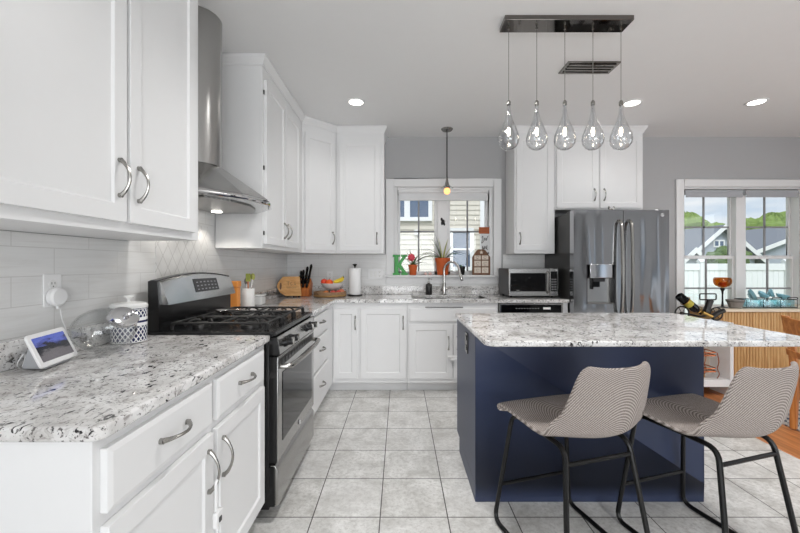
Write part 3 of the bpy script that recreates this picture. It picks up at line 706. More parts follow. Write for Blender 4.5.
for y in (1.98, 2.38):
    d = bpy.data.lights.new('hood_lamp', 'SPOT'); d.energy = 2.6; d.spot_size = 1.9; d.spot_blend = .25; d.color = (1, .93, .84); d.shadow_soft_size = .03
    o = bpy.data.objects.new('hood_lamp', d); C.objects.link(o); o.location = (-1.14, y, 1.555)

# ------------------------------------------------------------------ refrigerator
fr_ = thing('refrigerator', 'stainless steel french-door refrigerator with dispenser beside the white cabinets', 'refrigerator', (2.06, 3.85, 0))
FX0, FX1, FY = 1.617, 2.508, 3.50
MB().box(FX0, FX1, FY+.085, YB-.02, .03, 1.725).build('body', 'appliance_side', fr_, bevel=.004)
MB().box(FX0+.03, FX1-.03, FY+.12, YB-.1, .0, .029).build('foot_rail', 'black_metal', fr_)
MB().box(FX0+.02, FX0+.14, FY+.09, FY+.2, 1.726, 1.745).build('hinge_cover', 'dark_plastic', fr_, bevel=.004)
MB().box(FX1-.14, FX1-.02, FY+.09, FY+.2, 1.726, 1.745).build('hinge_cover', 'dark_plastic', fr_, bevel=.004)
MID = 2.080
DX0, DX1, DZ0, DZ1 = 1.737, 2.005, .865, 1.232
ld = MB().box(FX0, DX0, FY, FY+.08, .70, 1.742).box(DX1, MID-.003, FY, FY+.08, .70, 1.742).box(DX0, DX1, FY, FY+.08, .70, DZ0).box(DX0, DX1, FY, FY+.08, DZ1, 1.742).build('door', 'fridge_door_steel', fr_)
rd = MB().box(MID+.003, FX1, FY, FY+.08, .70, 1.742).build('door', 'fridge_door_steel', fr_, bevel=.004)
MB().box(FX0, FX1, FY, FY+.08, .05, .69).build('drawer', 'fridge_door_steel', fr_, bevel=.004)
ds = MB().box(DX0+.002, DX1-.002, FY+.055, FY+.075, DZ0+.002, DZ1-.002).box(DX0+.002, DX0+.008, FY+.002, FY+.055, DZ0+.002, DZ1-.002).box(DX1-.008, DX1-.002, FY+.002, FY+.055, DZ0+.002, DZ1-.002).build('dispenser', 'dark_plastic', ld)
MB().box(DX0+.03, DX1-.03, FY-.006, FY+.05, DZ1-.125, DZ1+.004).build('dispenser_panel', 'chrome', ds, bevel=.004)
MB().box(DX0+.07, DX1-.09, FY+.01, FY+.05, DZ1-.16, DZ1-.126).build('nozzle', 'dark_plastic', ds, bevel=.004)
MB().box(DX0+.06, DX0+.075, FY+.02, FY+.05, 1.00, 1.11).box(DX0+.075, DX0+.14, FY+.03, FY+.05, 1.02, 1.09).build('paddle', 'black_gloss', ds, bevel=.003)
MB().box(DX0+.009, DX1-.009, FY+.045, FY+.054, DZ0+.012, DZ1-.13).build('back_plate', 'range_steel', ds)
MB().box(DX0+.009, DX1-.009, FY+.004, FY+.054, DZ0+.002, DZ0+.012).build('drip_tray', 'nickel', ds)
for xx, dd in ((2.035, ld), (2.128, rd)):
    pts = spline([(xx, FY-.002, 1.64), (xx, FY-.045, 1.60), (xx, FY-.062, 1.40), (xx, FY-.066, 1.15), (xx, FY-.062, .95), (xx, FY-.045, .79), (xx, FY-.002, .755)], 6)
    MB().tube(pts, .0155, 10).build('handle', 'nickel', dd)
MB().lathe([(.017, 0), (.017, .003)], (2.44, FY-.0005, 1.693), 18, (Vector((1, 0, 0)), Vector((0, 0, 1)), Vector((0, -1, 0)))).build('badge', 'grey_plastic', rd)
MB().tube([(2.44+.013*math.cos(a*pi/8), FY-.004, 1.693+.013*math.sin(a*pi/8)) for a in range(3, 17)], .0014, 6).tube([(2.44, FY-.004, 1.700), (2.44, FY-.004, 1.687), (2.446, FY-.004, 1.687)], .0012, 6).build('badge_mark', 'white_plastic', rd)
fg = MB().ball((2.03, 3.62, 1.759), .018, sq=(1.3, .7, .75)).ball((2.012, 3.62, 1.776), .011).tube(spline([(2.048, 3.62, 1.76), (2.066, 3.62, 1.775), (2.058, 3.62, 1.79), (2.05, 3.62, 1.782)], 4), .003, 6)
fg.lathe([(.006, 0), (.0005, .012)], (2.007, 3.62, 1.784), 8).lathe([(.006, 0), (.0005, .012)], (2.018, 3.62, 1.784), 8)
tag(fg.build('figurine', 'nickel'), 'tiny metal figurine with curled tail on top of the refrigerator', 'figurine')

# ------------------------------------------------------------------ bar stools
def make_stool(label, group):
    t = thing('bar_stool', label, 'stool', (.731, 1.648, 0), group, math.radians(16.8))
    prof = spline([(0, .222, .566), (0, .212, .576), (0, .13, .576), (0, .03, .568), (0, -.06, .560), (0, -.145, .560), (0, -.205, .585), (0, -.238, .65), (0, -.258, .735), (0, -.272, .81), (0, -.278, .866)], 4)
    NV = len(prof)-1; NU = 22; mb = MB(); vs = []
    def W(v):
        w = .232 if v < .45 else .232-.066*((v-.45)/.55)**1.4
        w += .016*math.exp(-((v-.55)/.14)**2)
        e = .05
        if v < e: w *= .74+.26*math.sqrt(max(0, 1-((e-v)/e)**2))
        if v > .9: w *= .84+.16*math.sqrt(max(0, 1-((v-.9)/.1)**2))
        return w
    for j, p in enumerate(prof):
        v = j/NV
        bk = min(1, max(0, (v-.42)/.25)); bk = bk*bk*(3-2*bk)
        for i in range(NU+1):
            u = 2*i/NU-1
            cu = abs(u)**2.4
            z = p.z+(-.004*(1-bk)*min(1, v/.25)+.010*bk*max(0, (v-.75)/.25))*cu*(1 if v > 0 else 0)
            # the dish under the back rises towards the flanks
            z += .046*math.exp(-((v-.57)/.115)**2)*abs(u)**2.2
            y = p.y+.085*bk*abs(u)**2.0*(1-.42*max(0, (v-.6)/.4))
            if v < .08: y -= .02*abs(u)**4*(1-v/.08)
            vs.append((W(v)*u+.032-.045*y, y, z-.017)); mb.uv[j*(NU+1)+i] = (i/NU*.9+.05, v)
    b = mb.add(vs, [(j*(NU+1)+i, j*(NU+1)+i+1, (j+1)*(NU+1)+i+1, (j+1)*(NU+1)+i) for j in range(NV) for i in range(NU)])
    s = mb.build('seat_shell', 'tweed', t, local=True)
    md = s.modifiers.new('s', 'SOLIDIFY'); md.thickness = .020; md.offset = -1
    md = s.modifiers.new('d', 'SUBSURF'); md.levels = 1; md.render_levels = 2
    r = .0105; zt = .528; TF, TR, BF, BR = (.150, .185), (.154, -.170), (.216, .236), (.209, -.249)
    for sx in (-1, 1):
        # one bent tube per side: leg, floor runner, leg, top bar
        for T, B in ((TF, BF), (TR, BR)):
            a = MB().tube(fillet([(sx*.145, .02, zt), (sx*T[0], T[1], zt), (sx*B[0], B[1], r), (sx*.212, 0, r)], .05, 5), r, 10)
            a.build('leg', 'black_metal', t, local=True)
    def q(sx, z, T, B):   # point on a leg at height z
        k = (zt-z)/(zt-r); return (sx*(T[0]+(B[0]-T[0])*k), T[1]+(B[1]-T[1])*k, z)
    MB().cyl(q(-1, .183, TF, BF), q(1, .183, TF, BF), .0085, seg=10).build('footrest', 'black_metal', t, local=True)
    MB().cyl(q(-1, .47, TR, BR), q(1, .47, TR, BR), .0085, seg=10).build('crossbar', 'black_metal', t, local=True)
    for y in (.08, -.06): MB().cyl((-.145, y, zt), (.145, y, zt), .009, seg=8).build('seat_support', 'black_metal', t, local=True)
    return t
G = 'upholstered stools at the island'
st = make_stool('taupe tweed bar stool standing wholly before the navy island front', G)
dup(st, (1.318, 1.648, 0), math.radians(16.8), 'taupe tweed bar stool at the island end towards the oak floor', G)

# ------------------------------------------------------------------ ceiling fixtures
lp = thing('linear_pendant', 'five glass teardrop pendant lamps hanging from one chrome ceiling plate above the island', 'pendant lamp', (.97, 2.207, ZC))
MB().box(.60, 1.338, 2.147, 2.267, ZC-.028, ZC).build('canopy', 'dark_chrome', lp, bevel=.002)
for k in range(5):
    x = .638+.1648*k; y = 2.207
    MB().cyl((x, y, 2.19), (x, y, ZC-.028), .0018, seg=6).build('cord', 'nickel', lp)
    MB().lathe([(.007, 0), (.007, .010), (.003, .018)], (x, y, ZC-.046), 10).build('cord_grip', 'nickel', lp)
    prof = [(.0001, 1.905), (.022, 1.908), (.042, 1.920), (.056, 1.940), (.0615, 1.965), (.058, 1.993), (.047, 2.025), (.034, 2.055), (.022, 2.085), (.0145, 2.115), (.011, 2.145), (.0095, 2.175)]
    g = MB().lathe(prof, (x, y, 0), 28, cap=False)
    sh = g.build('shade', 'drop_glass', lp); md = sh.modifiers.new('s', 'SOLIDIFY'); md.thickness = .003; md.offset = -1
    MB().lathe([(.0115, 2.17), (.0115, 2.188), (.006, 2.196), (.002, 2.20)], (x, y, 0), 14).build('cap', 'nickel', sh)
    MB().lathe([(.0045, 2.035), (.0045, 2.17)], (x, y, 0), 10).build('stem', 'chrome', sh)
    MB().lathe([(.0001, 1.988), (.006, 1.992), (.009, 2.003), (.009, 2.025), (.005, 2.036)], (x, y, 0), 12).build('bulb', 'bulb_glow', sh)
    MB().lathe([(.0001, 1.958), (.012, 1.962), (.016, 1.972), (.012, 1.982), (.0001, 1.986)], (x, y, 0), 14).build('inner_bubble', 'drop_glass', sh)
cv = thing('ceiling_vent', 'mirror-chrome rectangular register in the ceiling behind the pendant plate', 'vent', (1.365, 2.718, ZC))
MB().box(1.178, 1.553, 2.636, 2.80, ZC-.010, ZC).build('frame', 'dark_chrome', cv, bevel=.002)
for k in range(4): MB().box(1.20, 1.53, 2.655+k*.036, 2.672+k*.036, ZC-.018, ZC-.010).build('slat', 'dark_chrome', cv, bevel=.001)
pl = thing('sink_pendant', 'small pendant lamp with amber bulb hanging over the sink', 'pendant lamp', (.495, 3.96, ZC))
MB().lathe([(.062, 0), (.062, -.006), (.05, -.020), (.012, -.026)], (.495, 3.96, ZC), 24).build('canopy', 'nickel', pl)
MB().cyl((.495, 3.96, 2.13), (.495, 3.96, ZC-.025), .006, seg=8).build('rod', 'dark_metal', pl)
MB().lathe([(.008, 2.145), (.012, 2.12), (.022, 2.075), (.030, 2.055), (.030, 2.035)], (.495, 3.96, 0), 18).build('socket', 'nickel', pl)
ps = MB().lathe([(.028, 2.062), (.045, 2.05), (.066, 2.035)], (.495, 3.96, 0), 24, cap=False).build('shade', 'jar_glass', pl); md = ps.modifiers.new('s', 'SOLIDIFY'); md.thickness = .003
MB().ball((.495, 3.96, 2.005), .034, sq=(1, 1, 1.05)).build('bulb', 'amber_bulb', pl)
for (x, y), lab in (((-.386, 3.30), 'round recessed ceiling light before the corner cabinets'), ((2.05, 3.32), 'round recessed ceiling light behind the glass pendants'), ((3.13, 3.30), 'round recessed ceiling light over the dining side')):
    dl = thing('recessed_light', lab, 'ceiling light', (x, y, ZC), 'recessed ceiling lights')
    MB().lathe([(.082, 0), (.080, -.006), (.062, -.006), (.062, 0)], (x, y, ZC), 28, cap=False).build('trim_ring', 'white_plastic', dl)
    MB().lathe([(.0001, -.003), (.061, -.003)], (x, y, ZC), 28, cap=False).build('lens', 'downlight_glow', dl)
lightspots = [(-.386, 3.30, 16), (2.05, 3.32, 16), (3.13, 3.30, 12), (.15, 1.85, 100), (2.4, 1.9, 105), (3.6, 1.2, 14), (1.6, -.3, 26), (1.5, -.6, 55), (1.2, -2.2, 60)]   # x, y, watts; all but the modelled recessed lights are added fill
for x, y, watts in lightspots:
    d = bpy.data.lights.new('can_and_fill_lamp', 'SPOT'); d.spot_size = math.radians(146); d.spot_blend = .95; d.shadow_soft_size = .10; d.energy = watts; d.color = (1, .985, .965)
    o = bpy.data.objects.new('can_and_fill_lamp', d); C.objects.link(o); o.location = (x, y, ZC-.012)

# ------------------------------------------------------------------ things on the near counter
sdp = thing('smart_display', 'white smart display with a mountain picture leaning on the granite counter', 'smart display', (-1.13, 1.25, .90))
B0, B1 = Vector((-1.106, 1.162, .914)), Vector((-1.146, 1.342, .914)); T0, T1 = Vector((-1.172, 1.174, 1.012)), Vector((-1.212, 1.354, 1.012))
du = (B1-B0).normalized(); dvv = (T0-B0).normalized(); dn = du.cross(dvv).normalized()
if dn.x < 0: dn = -dn
def slab_uv(o, w, h, r, d0, d1):
    pts = [(p[0], p[1]) for p in rounded(0, w, 0, h, r, (0, 1, 2, 3))]; mb = MB(); n = len(pts)
    mb.add([o+du*a+dvv*b+dn*d for d in (d0, d1) for a, b in pts], [list(range(n))[::-1], [n+i for i in range(n)]]+[(i, (i+1) % n, n+(i+1) % n, n+i) for i in range(n)])
    for d in range(2):
        for i, (a, b) in enumerate(pts): mb.uv[d*n+i] = (a/w*.45, b/h)
    return mb
W_, H_ = (B1-B0).length, (T0-B0).length
slab_uv(B0, W_, H_, .012, -.008, 0).build('bezel', 'white_plastic', sdp, bevel=.002)
slab_uv(B0+du*.016+dvv*.016, W_-.032, H_-.032, .003, 0, .0008).build('screen', 'screen_picture', sdp, smooth=False)
mb = MB(); a0, a1 = B0+du*.03, B0+du*(W_-.03)
pts = [Vector((-.004, 0, -.009)), Vector((-.085, 0, -.009)), Vector((-.062, 0, .062)), Vector((-.0285, 0, .030))]
mb.add([a0+p-dn*.005 for p in pts]+[a1+p-dn*.005 for p in pts], [(0, 1, 2, 3), (7, 6, 5, 4), (0, 4, 5, 1), (1, 5, 6, 2), (2, 6, 7, 3), (3, 7, 4, 0)]); mb.build('stand', 'grey_fabric', sdp, bevel=.006)
pc = thing('power_cord', 'thin white cord running from the wall charger to the smart display', 'cord', (-1.2, 1.3, .9))
MB().tube(spline([(-1.232, 1.363, 1.075), (-1.234, 1.375, 1.03), (-1.230, 1.385, .99), (-1.222, 1.36, .94), (-1.226, 1.31, .912), (-1.228, 1.24, .905), (-1.215, 1.20, .906), (-1.205, 1.185, .925), (-1.198, 1.195, .948), (-1.204, 1.208, .946), (-1.204, 1.205, .925), (-1.206, 1.20, .9085)], 6), .0017, 6).build('cable', 'white_plastic', pc)
def plate(name, label, cat, x, y, z, wall, gangs=1, kind='outlet', group=None):
    w = .07+.046*(gangs-1); t = thing(name, label, cat, (x, y, z), group)
    fr = frame((x, y, z), (0, 1, 0), (1, 0, 0)) if wall == 'left' else frame((x, y, z), (1, 0, 0), (0, -1, 0))
    MB().obox(fr, -w/2, w/2, -.058, .058, 0, .005).build('plate', 'white_plastic', t, bevel=.002)
    o, u, n = fr; ax = (u, Vector((0, 0, 1)), n)
    for g in range(gangs):
        c = (g-(gangs-1)/2)*.046; k = kind if isinstance(kind, str) else kind[g]
        if k == 'outlet':
            for dz in (.021, -.021):
                so_ = MB().lathe([(.0165, .005), (.0165, .0065)], o+u*c+Vector((0, 0, dz)), 16, ax).build('socket', 'white_ceramic', t)
                MB().obox(fr, c-.007, c-.005, dz, dz+.009, .0065, .0068).obox(fr, c+.005, c+.007, dz, dz+.009, .0065, .0068).obox(fr, c-.002, c+.002, dz-.009, dz-.005, .0065, .0068).build('slot', 'screw_dark', so_)
        else:
            MB().obox(fr, c-.016, c+.016, -.033, .033, .005, .007).build('rocker', 'white_ceramic', t, bevel=.0015)
            MB().obox(fr, c-.003, c+.003, -.002, .006, .007, .012).build('toggle', 'white_plastic', t, bevel=.001)
    return t
WL = XL+.008; WB = YB-.008
plate('wall_outlet', 'white wall outlet with a round plug above the smart display', 'outlet', WL, 1.362, 1.142, 'left')
ch = thing('wall_charger', 'round white plug-in charger on the tiled wall above the smart display', 'charger', (WL+.007, 1.365, 1.118))
MB().lathe([(.033, .0072), (.034, .012), (.034, .024), (.028, .03), (.0001, .031)], (WL, 1.365, 1.118), 24, 'x').build('cap', 'white_plastic', ch)
MB().cyl((WL+.018, 1.365, 1.086), (WL+.020, 1.364, 1.074), .004, seg=8).build('cord_relief', 'white_plastic', ch)
jr = thing('glass_jar', 'round clear glass jar tipped on its side with a polished lid', 'jar', (-1.13, 1.46, .90))
jc = Vector((-1.125, 1.43, .985)); ja = Vector((.80, -.22, .56)).normalized(); jx = ja.orthogonal().normalized(); jy = ja.cross(jx)
def squash(mb):
    mb.v = [(x, y, .9015+(z-.879)*.80) for x, y, z in mb.v]; return mb
prof = [(.0001, -.098), (.03, -.097), (.058, -.085), (.085, -.060), (.102, -.02), (.105, .0), (.101, .028), (.088, .056), (.068, .078), (.052, .088), (.046, .094), (.045, .104)]
jb = squash(MB().lathe(prof, jc, 36, (jx, jy, ja), cap=False)).build('body', 'jar_glass', jr); md = jb.modifiers.new('s', 'SOLIDIFY'); md.thickness = .004; md.offset = -1
ld_ = squash(MB().lathe([(.0001, .098), (.048, .098), (.050, .101), (.050, .128), (.046, .133), (.02, .137), (.0001, .137)], jc, 32, (jx, jy, ja))).build('lid', 'chrome', jr)
squash(MB().lathe([(.008, .137), (.006, .143), (.013, .150), (.011, .158), (.0001, .160)], jc, 18, (jx, jy, ja))).build('knob', 'chrome', ld_)
cn = thing('canister', 'white ceramic canister with navy lattice pattern and lid beside the range', 'canister', (-1.171, 1.625, .90))
cc = (-1.171, 1.625, .901)
MB().lathe([(.060, 0), (.066, .004), (.067, .14), (.064, .148)], cc, 36).build('body', 'canister_glaze', cn)
ld_ = MB().lathe([(.069, .148), (.070, .158), (.062, .168), (.02, .174), (.0001, .174)], cc, 36).build('lid', 'white_ceramic', cn)
MB().lathe([(.007, .174), (.006, .182), (.019, .194), (.018, .200), (.0001, .203)], cc, 20).build('knob', 'white_ceramic', ld_)

# ------------------------------------------------------------------ things between range and corner
pm = thing('wooden_mill', 'orange wooden square mill between the range and the white crock', 'mill', (-1.185, 2.70, .90))
MB().prism([(-1.214, 2.672), (-1.156, 2.672), (-1.156, 2.728), (-1.214, 2.728)], 'z', .901, 1.07).build('body', 'pepper_wood', pm, bevel=.004)
MB().box(-1.218, -1.152, 2.668, 2.732, 1.072, 1.115).build('cap', 'pepper_wood', pm, bevel=.006)
ck = thing('utensil_crock', 'white cylindrical crock holding kitchen utensils behind the range', 'crock', (-1.155, 2.86, .90))
MB().lathe([(.046, 0), (.048, .003), (.048, .148), (.046, .152), (.043, .150), (.042, .02), (.0001, .018)], (-1.155, 2.86, .901), 28).build('pot', 'white_ceramic', ck)
def utensil(label, dx, dy, L, mat, head):
    t = thing('spatula' if head else 'spoon', label, 'utensil', (-1.155, 2.86, .93)); a = Vector((-1.155+dx*.25, 2.86+dy*.25, .922)); b = Vector((-1.155+dx, 2.86+dy, .92+L))
    MB().tube([a, (a+b)/2, b], .004, 8).build('shaft', 'block_wood' if head else 'nickel', t)
    d = (b-a).normalized()
    if head: MB().add([b+Vector((x, y, z)) for z in (0, .055) for y in (-.003, .003) for x in (-.018, .018)], [(0, 2, 3, 1), (4, 5, 7, 6), (0, 1, 5, 4), (2, 6, 7, 3), (0, 4, 6, 2), (1, 3, 7, 5)]) ; 
    h = MB()
    if head: h.box(b.x-.018, b.x+.018, b.y-.003, b.y+.003, b.z-.005, b.z+.055)
    else: h.ball(b+d*.02, .02, sq=(.9, .35, 1.3))
    h.build('blade' if head else 'bowl', mat, t, bevel=.002 if head else 0)
utensil('green spatula standing in the white crock', .012, -.03, .19, 'spatula_green', True)
utensil('yellow-green spoon standing in the white crock', .028, .012, .20, 'leaf_pale', False)
utensil('metal spoon standing in the white crock', -.02, .02, .165, 'nickel', False)
wb = thing('small_box', 'small white lidded box on the granite past the crock', 'box', (-1.17, 3.12, .90))
MB().box(-1.215, -1.13, 3.07, 3.17, .901, .968).build('body', 'white_ceramic', wb, bevel=.012, seg=3); MB().box(-1.219, -1.126, 3.066, 3.174, .969, .987).build('lid', 'white_ceramic', wb, bevel=.006)
tr = thing('round_tray', 'grey round tray leaning in the counter corner behind the cutting board', 'tray', (-1.19, 3.97, .90))
ta = Vector((.55, -.78, .30)).normalized(); tx = ta.orthogonal().normalized(); ty = ta.cross(tx)
MB().lathe([(.0001, 0), (.085, 0), (.092, .012), (.094, .012), (.088, -.004), (.0001, -.004)], (-1.158, 3.945, .999), 30, (tx, ty, ta)).build('dish', 'grey_plastic', tr)
cb = thing('cutting_board', 'engraved wooden cutting board with a hand slot standing in the corner', 'cutting board', (-1.12, 3.84, .90))
fo = frame((-1.245, 3.79, .0), Vector((.985, .17, 0)).normalized(), Vector((.17, -.985, 0)).normalized())
def board_pt(a, z, d): o, u, n = fo; return o+u*a+Vector((0, 0, .914+z))-n*(z*.18)+n*d
out = [(.09, 0), (.245, 0), (.225, .195), (.06, .195)]+[(.06-.055*math.sin(k*pi/10*.999)*1.0, .195-.195*k/10*.95) for k in range(1, 10)]
mb = MB(); n = len(out); mb.add([board_pt(a, z, d) for d in (0, .016) for a, z in out], [list(range(n))[::-1], [n+i for i in range(n)]]+[(i, (i+1) % n, n+(i+1) % n, n+i) for i in range(n)])
bd = mb.build('board', 'board_wood', cb, bevel=.003)
sl = [(.040+.010*math.cos(k*pi/8), .10+.036*math.sin(k*pi/8)) for k in range(16)]
mb = MB(); mb.add([board_pt(a, z, d) for d in (.012, .0168) for a, z in sl], [list(range(16))[::-1], [16+i for i in range(16)]]+[(i, (i+1) % 16, 16+(i+1) % 16, 16+i) for i in range(16)]); mb.build('hand_slot', 'frame_wood', bd)
mb = MB()   # the engraved mark: two tall letters, a small one and a line under them
def stroke(pts, r=.0022): mb.tube([board_pt(a, z, .0165) for a, z in pts], r, 6)
stroke([(.098, .142), (.128, .142)]); stroke([(.113, .142), (.113, .105)]); stroke([(.145, .14), (.136, .124), (.142, .106), (.152, .108), (.152, .12)]); stroke([(.168, .105), (.178, .142), (.19, .105)]); stroke([(.171, .118), (.186, .118)])
stroke([(.095, .09), (.125, .088), (.16, .09), (.20, .089)], .0016); stroke([(.105, .08), (.15, .079), (.19, .08)], .0012); mb.build('engraving', 'frame_wood', bd)
for a in (.11, .17, .225): 
    p = board_pt(a, -.006, .008); MB().box(p.x-.006, p.x+.006, p.y-.02, p.y+.02, .901, .915).build('foot', 'black_metal', cb)
kb_ = thing('knife_block', 'reddish wooden knife block in the counter corner', 'knife block', (-1.0, 3.97, .90))
th = .50   # lean towards the room
mb = MB(); mb.prism([(3.905, .901), (4.03, .901), (4.075, 1.03), (4.0, 1.085), (3.905, .975)], 'x', -1.075, -.945); mb.build('block', 'block_wood', kb_, bevel=.004)
KS = [(-1.06, 4.015, 1.076, .05), (-1.03, 3.985, 1.07, .055), (-1.0, 3.995, 1.08, .07), (-.972, 4.005, 1.08, .08), (-1.058, 3.955, 1.034, .05), (-1.03, 3.955, 1.034, .06), (-1.0, 3.955, 1.034, .07), (-.97, 3.955, 1.034, .08), (-1.045, 3.922, .996, .05), (-1.012, 3.922, .996, .06), (-.975, 3.922, .996, .075)]
for i, (x, y, z, lean) in enumerate(KS):
    L = (.10, .12, .15, .18, .09, .10, .11, .12, .08, .085, .09)[i]
    k = thing('knife', 'black-handled kitchen knife pushed into the wooden knife block', 'knife', (x, y, z), 'knives in the knife block')
    d = Vector((lean*4, -.55, 1)).normalized(); a = Vector((x, y, z)); b = a+d*L
    MB().tube([a-d*.045, a-d*.002], [.004, .006], 6).build('bolster', 'nickel', k)
    MB().tube([a-d*.001, a+d*.02, (a+b)/2, b-d*.02, b], [.0125, .014, .012, .0145, .009], 8).build('handle', 'black_enamel', k)
fs_ = thing('fruit_stand', 'two-tier fruit stand with wooden tray and white bowl by the paper towels', 'fruit stand', (-.71, 3.85, .90))
fc = (-.72, 3.87, .901)
MB().lathe([(.0001, 0), (.155, 0), (.165, .006), (.165, .055), (.157, .055), (.155, .012), (.0001, .012)], fc, 36).build('tray', 'tray_wood', fs_)
MB().tube([(-.72+.166*math.cos(a*pi/18), 3.87+.166*math.sin(a*pi/18), .92) for a in range(36)], .0045, 6, True).build('band', 'brass', fs_)
MB().cyl((-.72, 3.87, .914), (-.72, 3.87, .984), .008, seg=12).build('post', 'nickel', fs_)
ubx = -.695
MB().lathe([(.0001, .085), (.04, .085), (.085, .105), (.117, .14), (.121, .14), (.09, .098), (.045, .078), (.0001, .078)], (ubx, 3.87, .901), 36).build('bowl', 'white_ceramic', fs_)
def fruit(name, label, cat, c, r, mat, sq=(1, 1, .93), stem=True):
    t = thing(name, label, cat, c, 'fruit on the two-tier stand'); MB().ball(c, r, 18, 12, sq).build('flesh', mat, t)
    MB().cyl((c[0], c[1], c[2]+r*sq[2]-.003), (c[0]+.002, c[1], c[2]+r*sq[2]+.008), .002, seg=6).build('stem', 'leaf_dark', t)
fruit('tomato', 'red-orange tomato in the white bowl of the fruit stand', 'tomato', (-.775, 3.84, 1.054), .034, 'red_peel')
fruit('orange', 'bright orange in the middle of the white fruit bowl', 'orange', (-.715, 3.805, 1.046), .038, 'orange_peel')
for i, lab in enumerate(('upper yellow banana in the white fruit bowl', 'lower yellow banana in the white fruit bowl')):
    pts = spline([(-.672+.012*i, 3.79-.03*i, 1.056-.002*i), (-.635+.004*i, 3.81-.03*i, 1.066-.004*i), (-.605+.008*i, 3.855-.03*i, 1.078-.006*i), (-.595+.01*i, 3.91-.03*i, 1.098-.01*i)], 5); n = len(pts)
    b = thing('banana', lab, 'banana', pts[0], 'fruit on the two-tier stand')
    MB().tube(pts, [.006+.0125*math.sin(pi*(.1+.8*k/(n-1)))for k in range(n)], 10).build('flesh', 'banana_peel', b); MB().cyl(pts[-1], pts[-1]+Vector((.004, .01, .016)), .005, .004, 8).build('stem', 'leaf_dark', b)
for c, r, m, nm, lab in (((-.675, 3.775, .946), .030, 'apple_skin', 'apple', 'red apple at the front of the wooden tray beneath the bowl'), ((-.622, 3.80, .946), .030, 'apple_skin', 'apple', 'red apple on the wooden tray below the bananas'), ((-.608, 3.89, .949), .034, 'peach_skin', 'peach', 'pale peach on the wooden tray nearest the paper towels'), ((-.80, 3.79, .944), .030, 'tray_wood', 'onion', 'brown onion at the knife block end of the wooden tray'), ((-.74, 3.765, .944), .030, 'block_wood', 'onion', 'reddish onion in the middle of the wooden tray')):
    fruit(nm, lab, nm, c, r, m)
pt = thing('paper_towel_holder', 'white paper towel roll on a dark upright holder beside the fruit stand', 'paper towels', (-.48, 4.0, .90))
MB().lathe([(.078, 0), (.080, .004), (.076, .010), (.0001, .012)], (-.48, 4.0, .901), 28).build('base', 'dark_metal', pt)
MB().lathe([(.020, 0), (.063, 0), (.065, .003), (.065, .275), (.063, .278), (.020, .278), (.020, 0)], (-.48, 4.0, .914), 32, cap=False).build('roll', 'paper_towel', pt)
MB().lathe([(.006, .01), (.006, .305), (.010, .31), (.013, .318), (.024, .328), (.022, .335), (.008, .338), (.0001, .338)], (-.48, 4.0, .901), 18).build('rod', 'dark_metal', pt)
plate('wall_outlet', 'white wall outlet on the tile behind the fruit stand', 'outlet', -.785, WB, 1.10, 'back')
plate('light_switch', 'white three-gang switch plate on the tile beside the sink window', 'switch', -.275, WB, 1.125, 'back', 3, ('switch', 'switch', 'outlet'))
# ------------------------------------------------------------------ sink things
fa = thing('faucet', 'tall brushed steel gooseneck faucet behind the sink', 'faucet', (.48, 4.11, .90))
fx, fy = .48, 4.09
MB().lathe([(.028, 0), (.028, .006), (.020, .012), (.020, .12), (.017, .13)], (fx, fy, .901), 22).build('body', 'faucet_steel', fa)
arc = [(fx, fy, 1.02), (fx, fy, 1.16)]+[(fx+.076-.076*math.cos(a*pi/12), fy-.05*(1-math.cos(a*pi/12))/2*1.6, 1.165+.095*math.sin(a*pi/12)) for a in range(1, 12)]+[(fx+.157, fy-.083, 1.15), (fx+.163, fy-.088, 1.125)]
MB().tube(arc, .0125, 12).build('spout', 'faucet_steel', fa)
e = Vector(arc[-1]); d = (e-Vector(arc[-2])).normalized(); sh = MB().tube([e, e+d*.01, e+d*.05, e+d*.06], [.0135, .017, .018, .015], 14).build('spray_head', 'faucet_steel', fa)
MB().tube([e+d*.061, e+d*.068], [.014, .014], 12).build('nozzle', 'black_enamel', sh)
MB().tube([(fx+.018, fy, .965), (fx+.045, fy-.003, .97), (fx+.075, fy-.02, .985)], [.009, .008, .006], 8).build('lever', 'faucet_steel', fa)
so_ = thing('soap_dispenser', 'dark grey soap pump bottle on the counter behind the sink', 'soap dispenser', (.315, 4.11, .90))
MB().lathe([(.033, 0), (.035, .003), (.035, .105), (.030, .118), (.014, .122), (.014, .130)], (.315, 4.11, .901), 24).build('bottle', 'appliance_side', so_)
MB().lathe([(.012, .130), (.012, .145), (.004, .147), (.004, .168), (.010, .170), (.010, .178), (.0001, .179)], (.315, 4.11, .901), 16).tube([(.315, 4.11, 1.074), (.34, 4.10, 1.074), (.346, 4.098, 1.066)], .0035, 6).build('pump', 'nickel', so_)
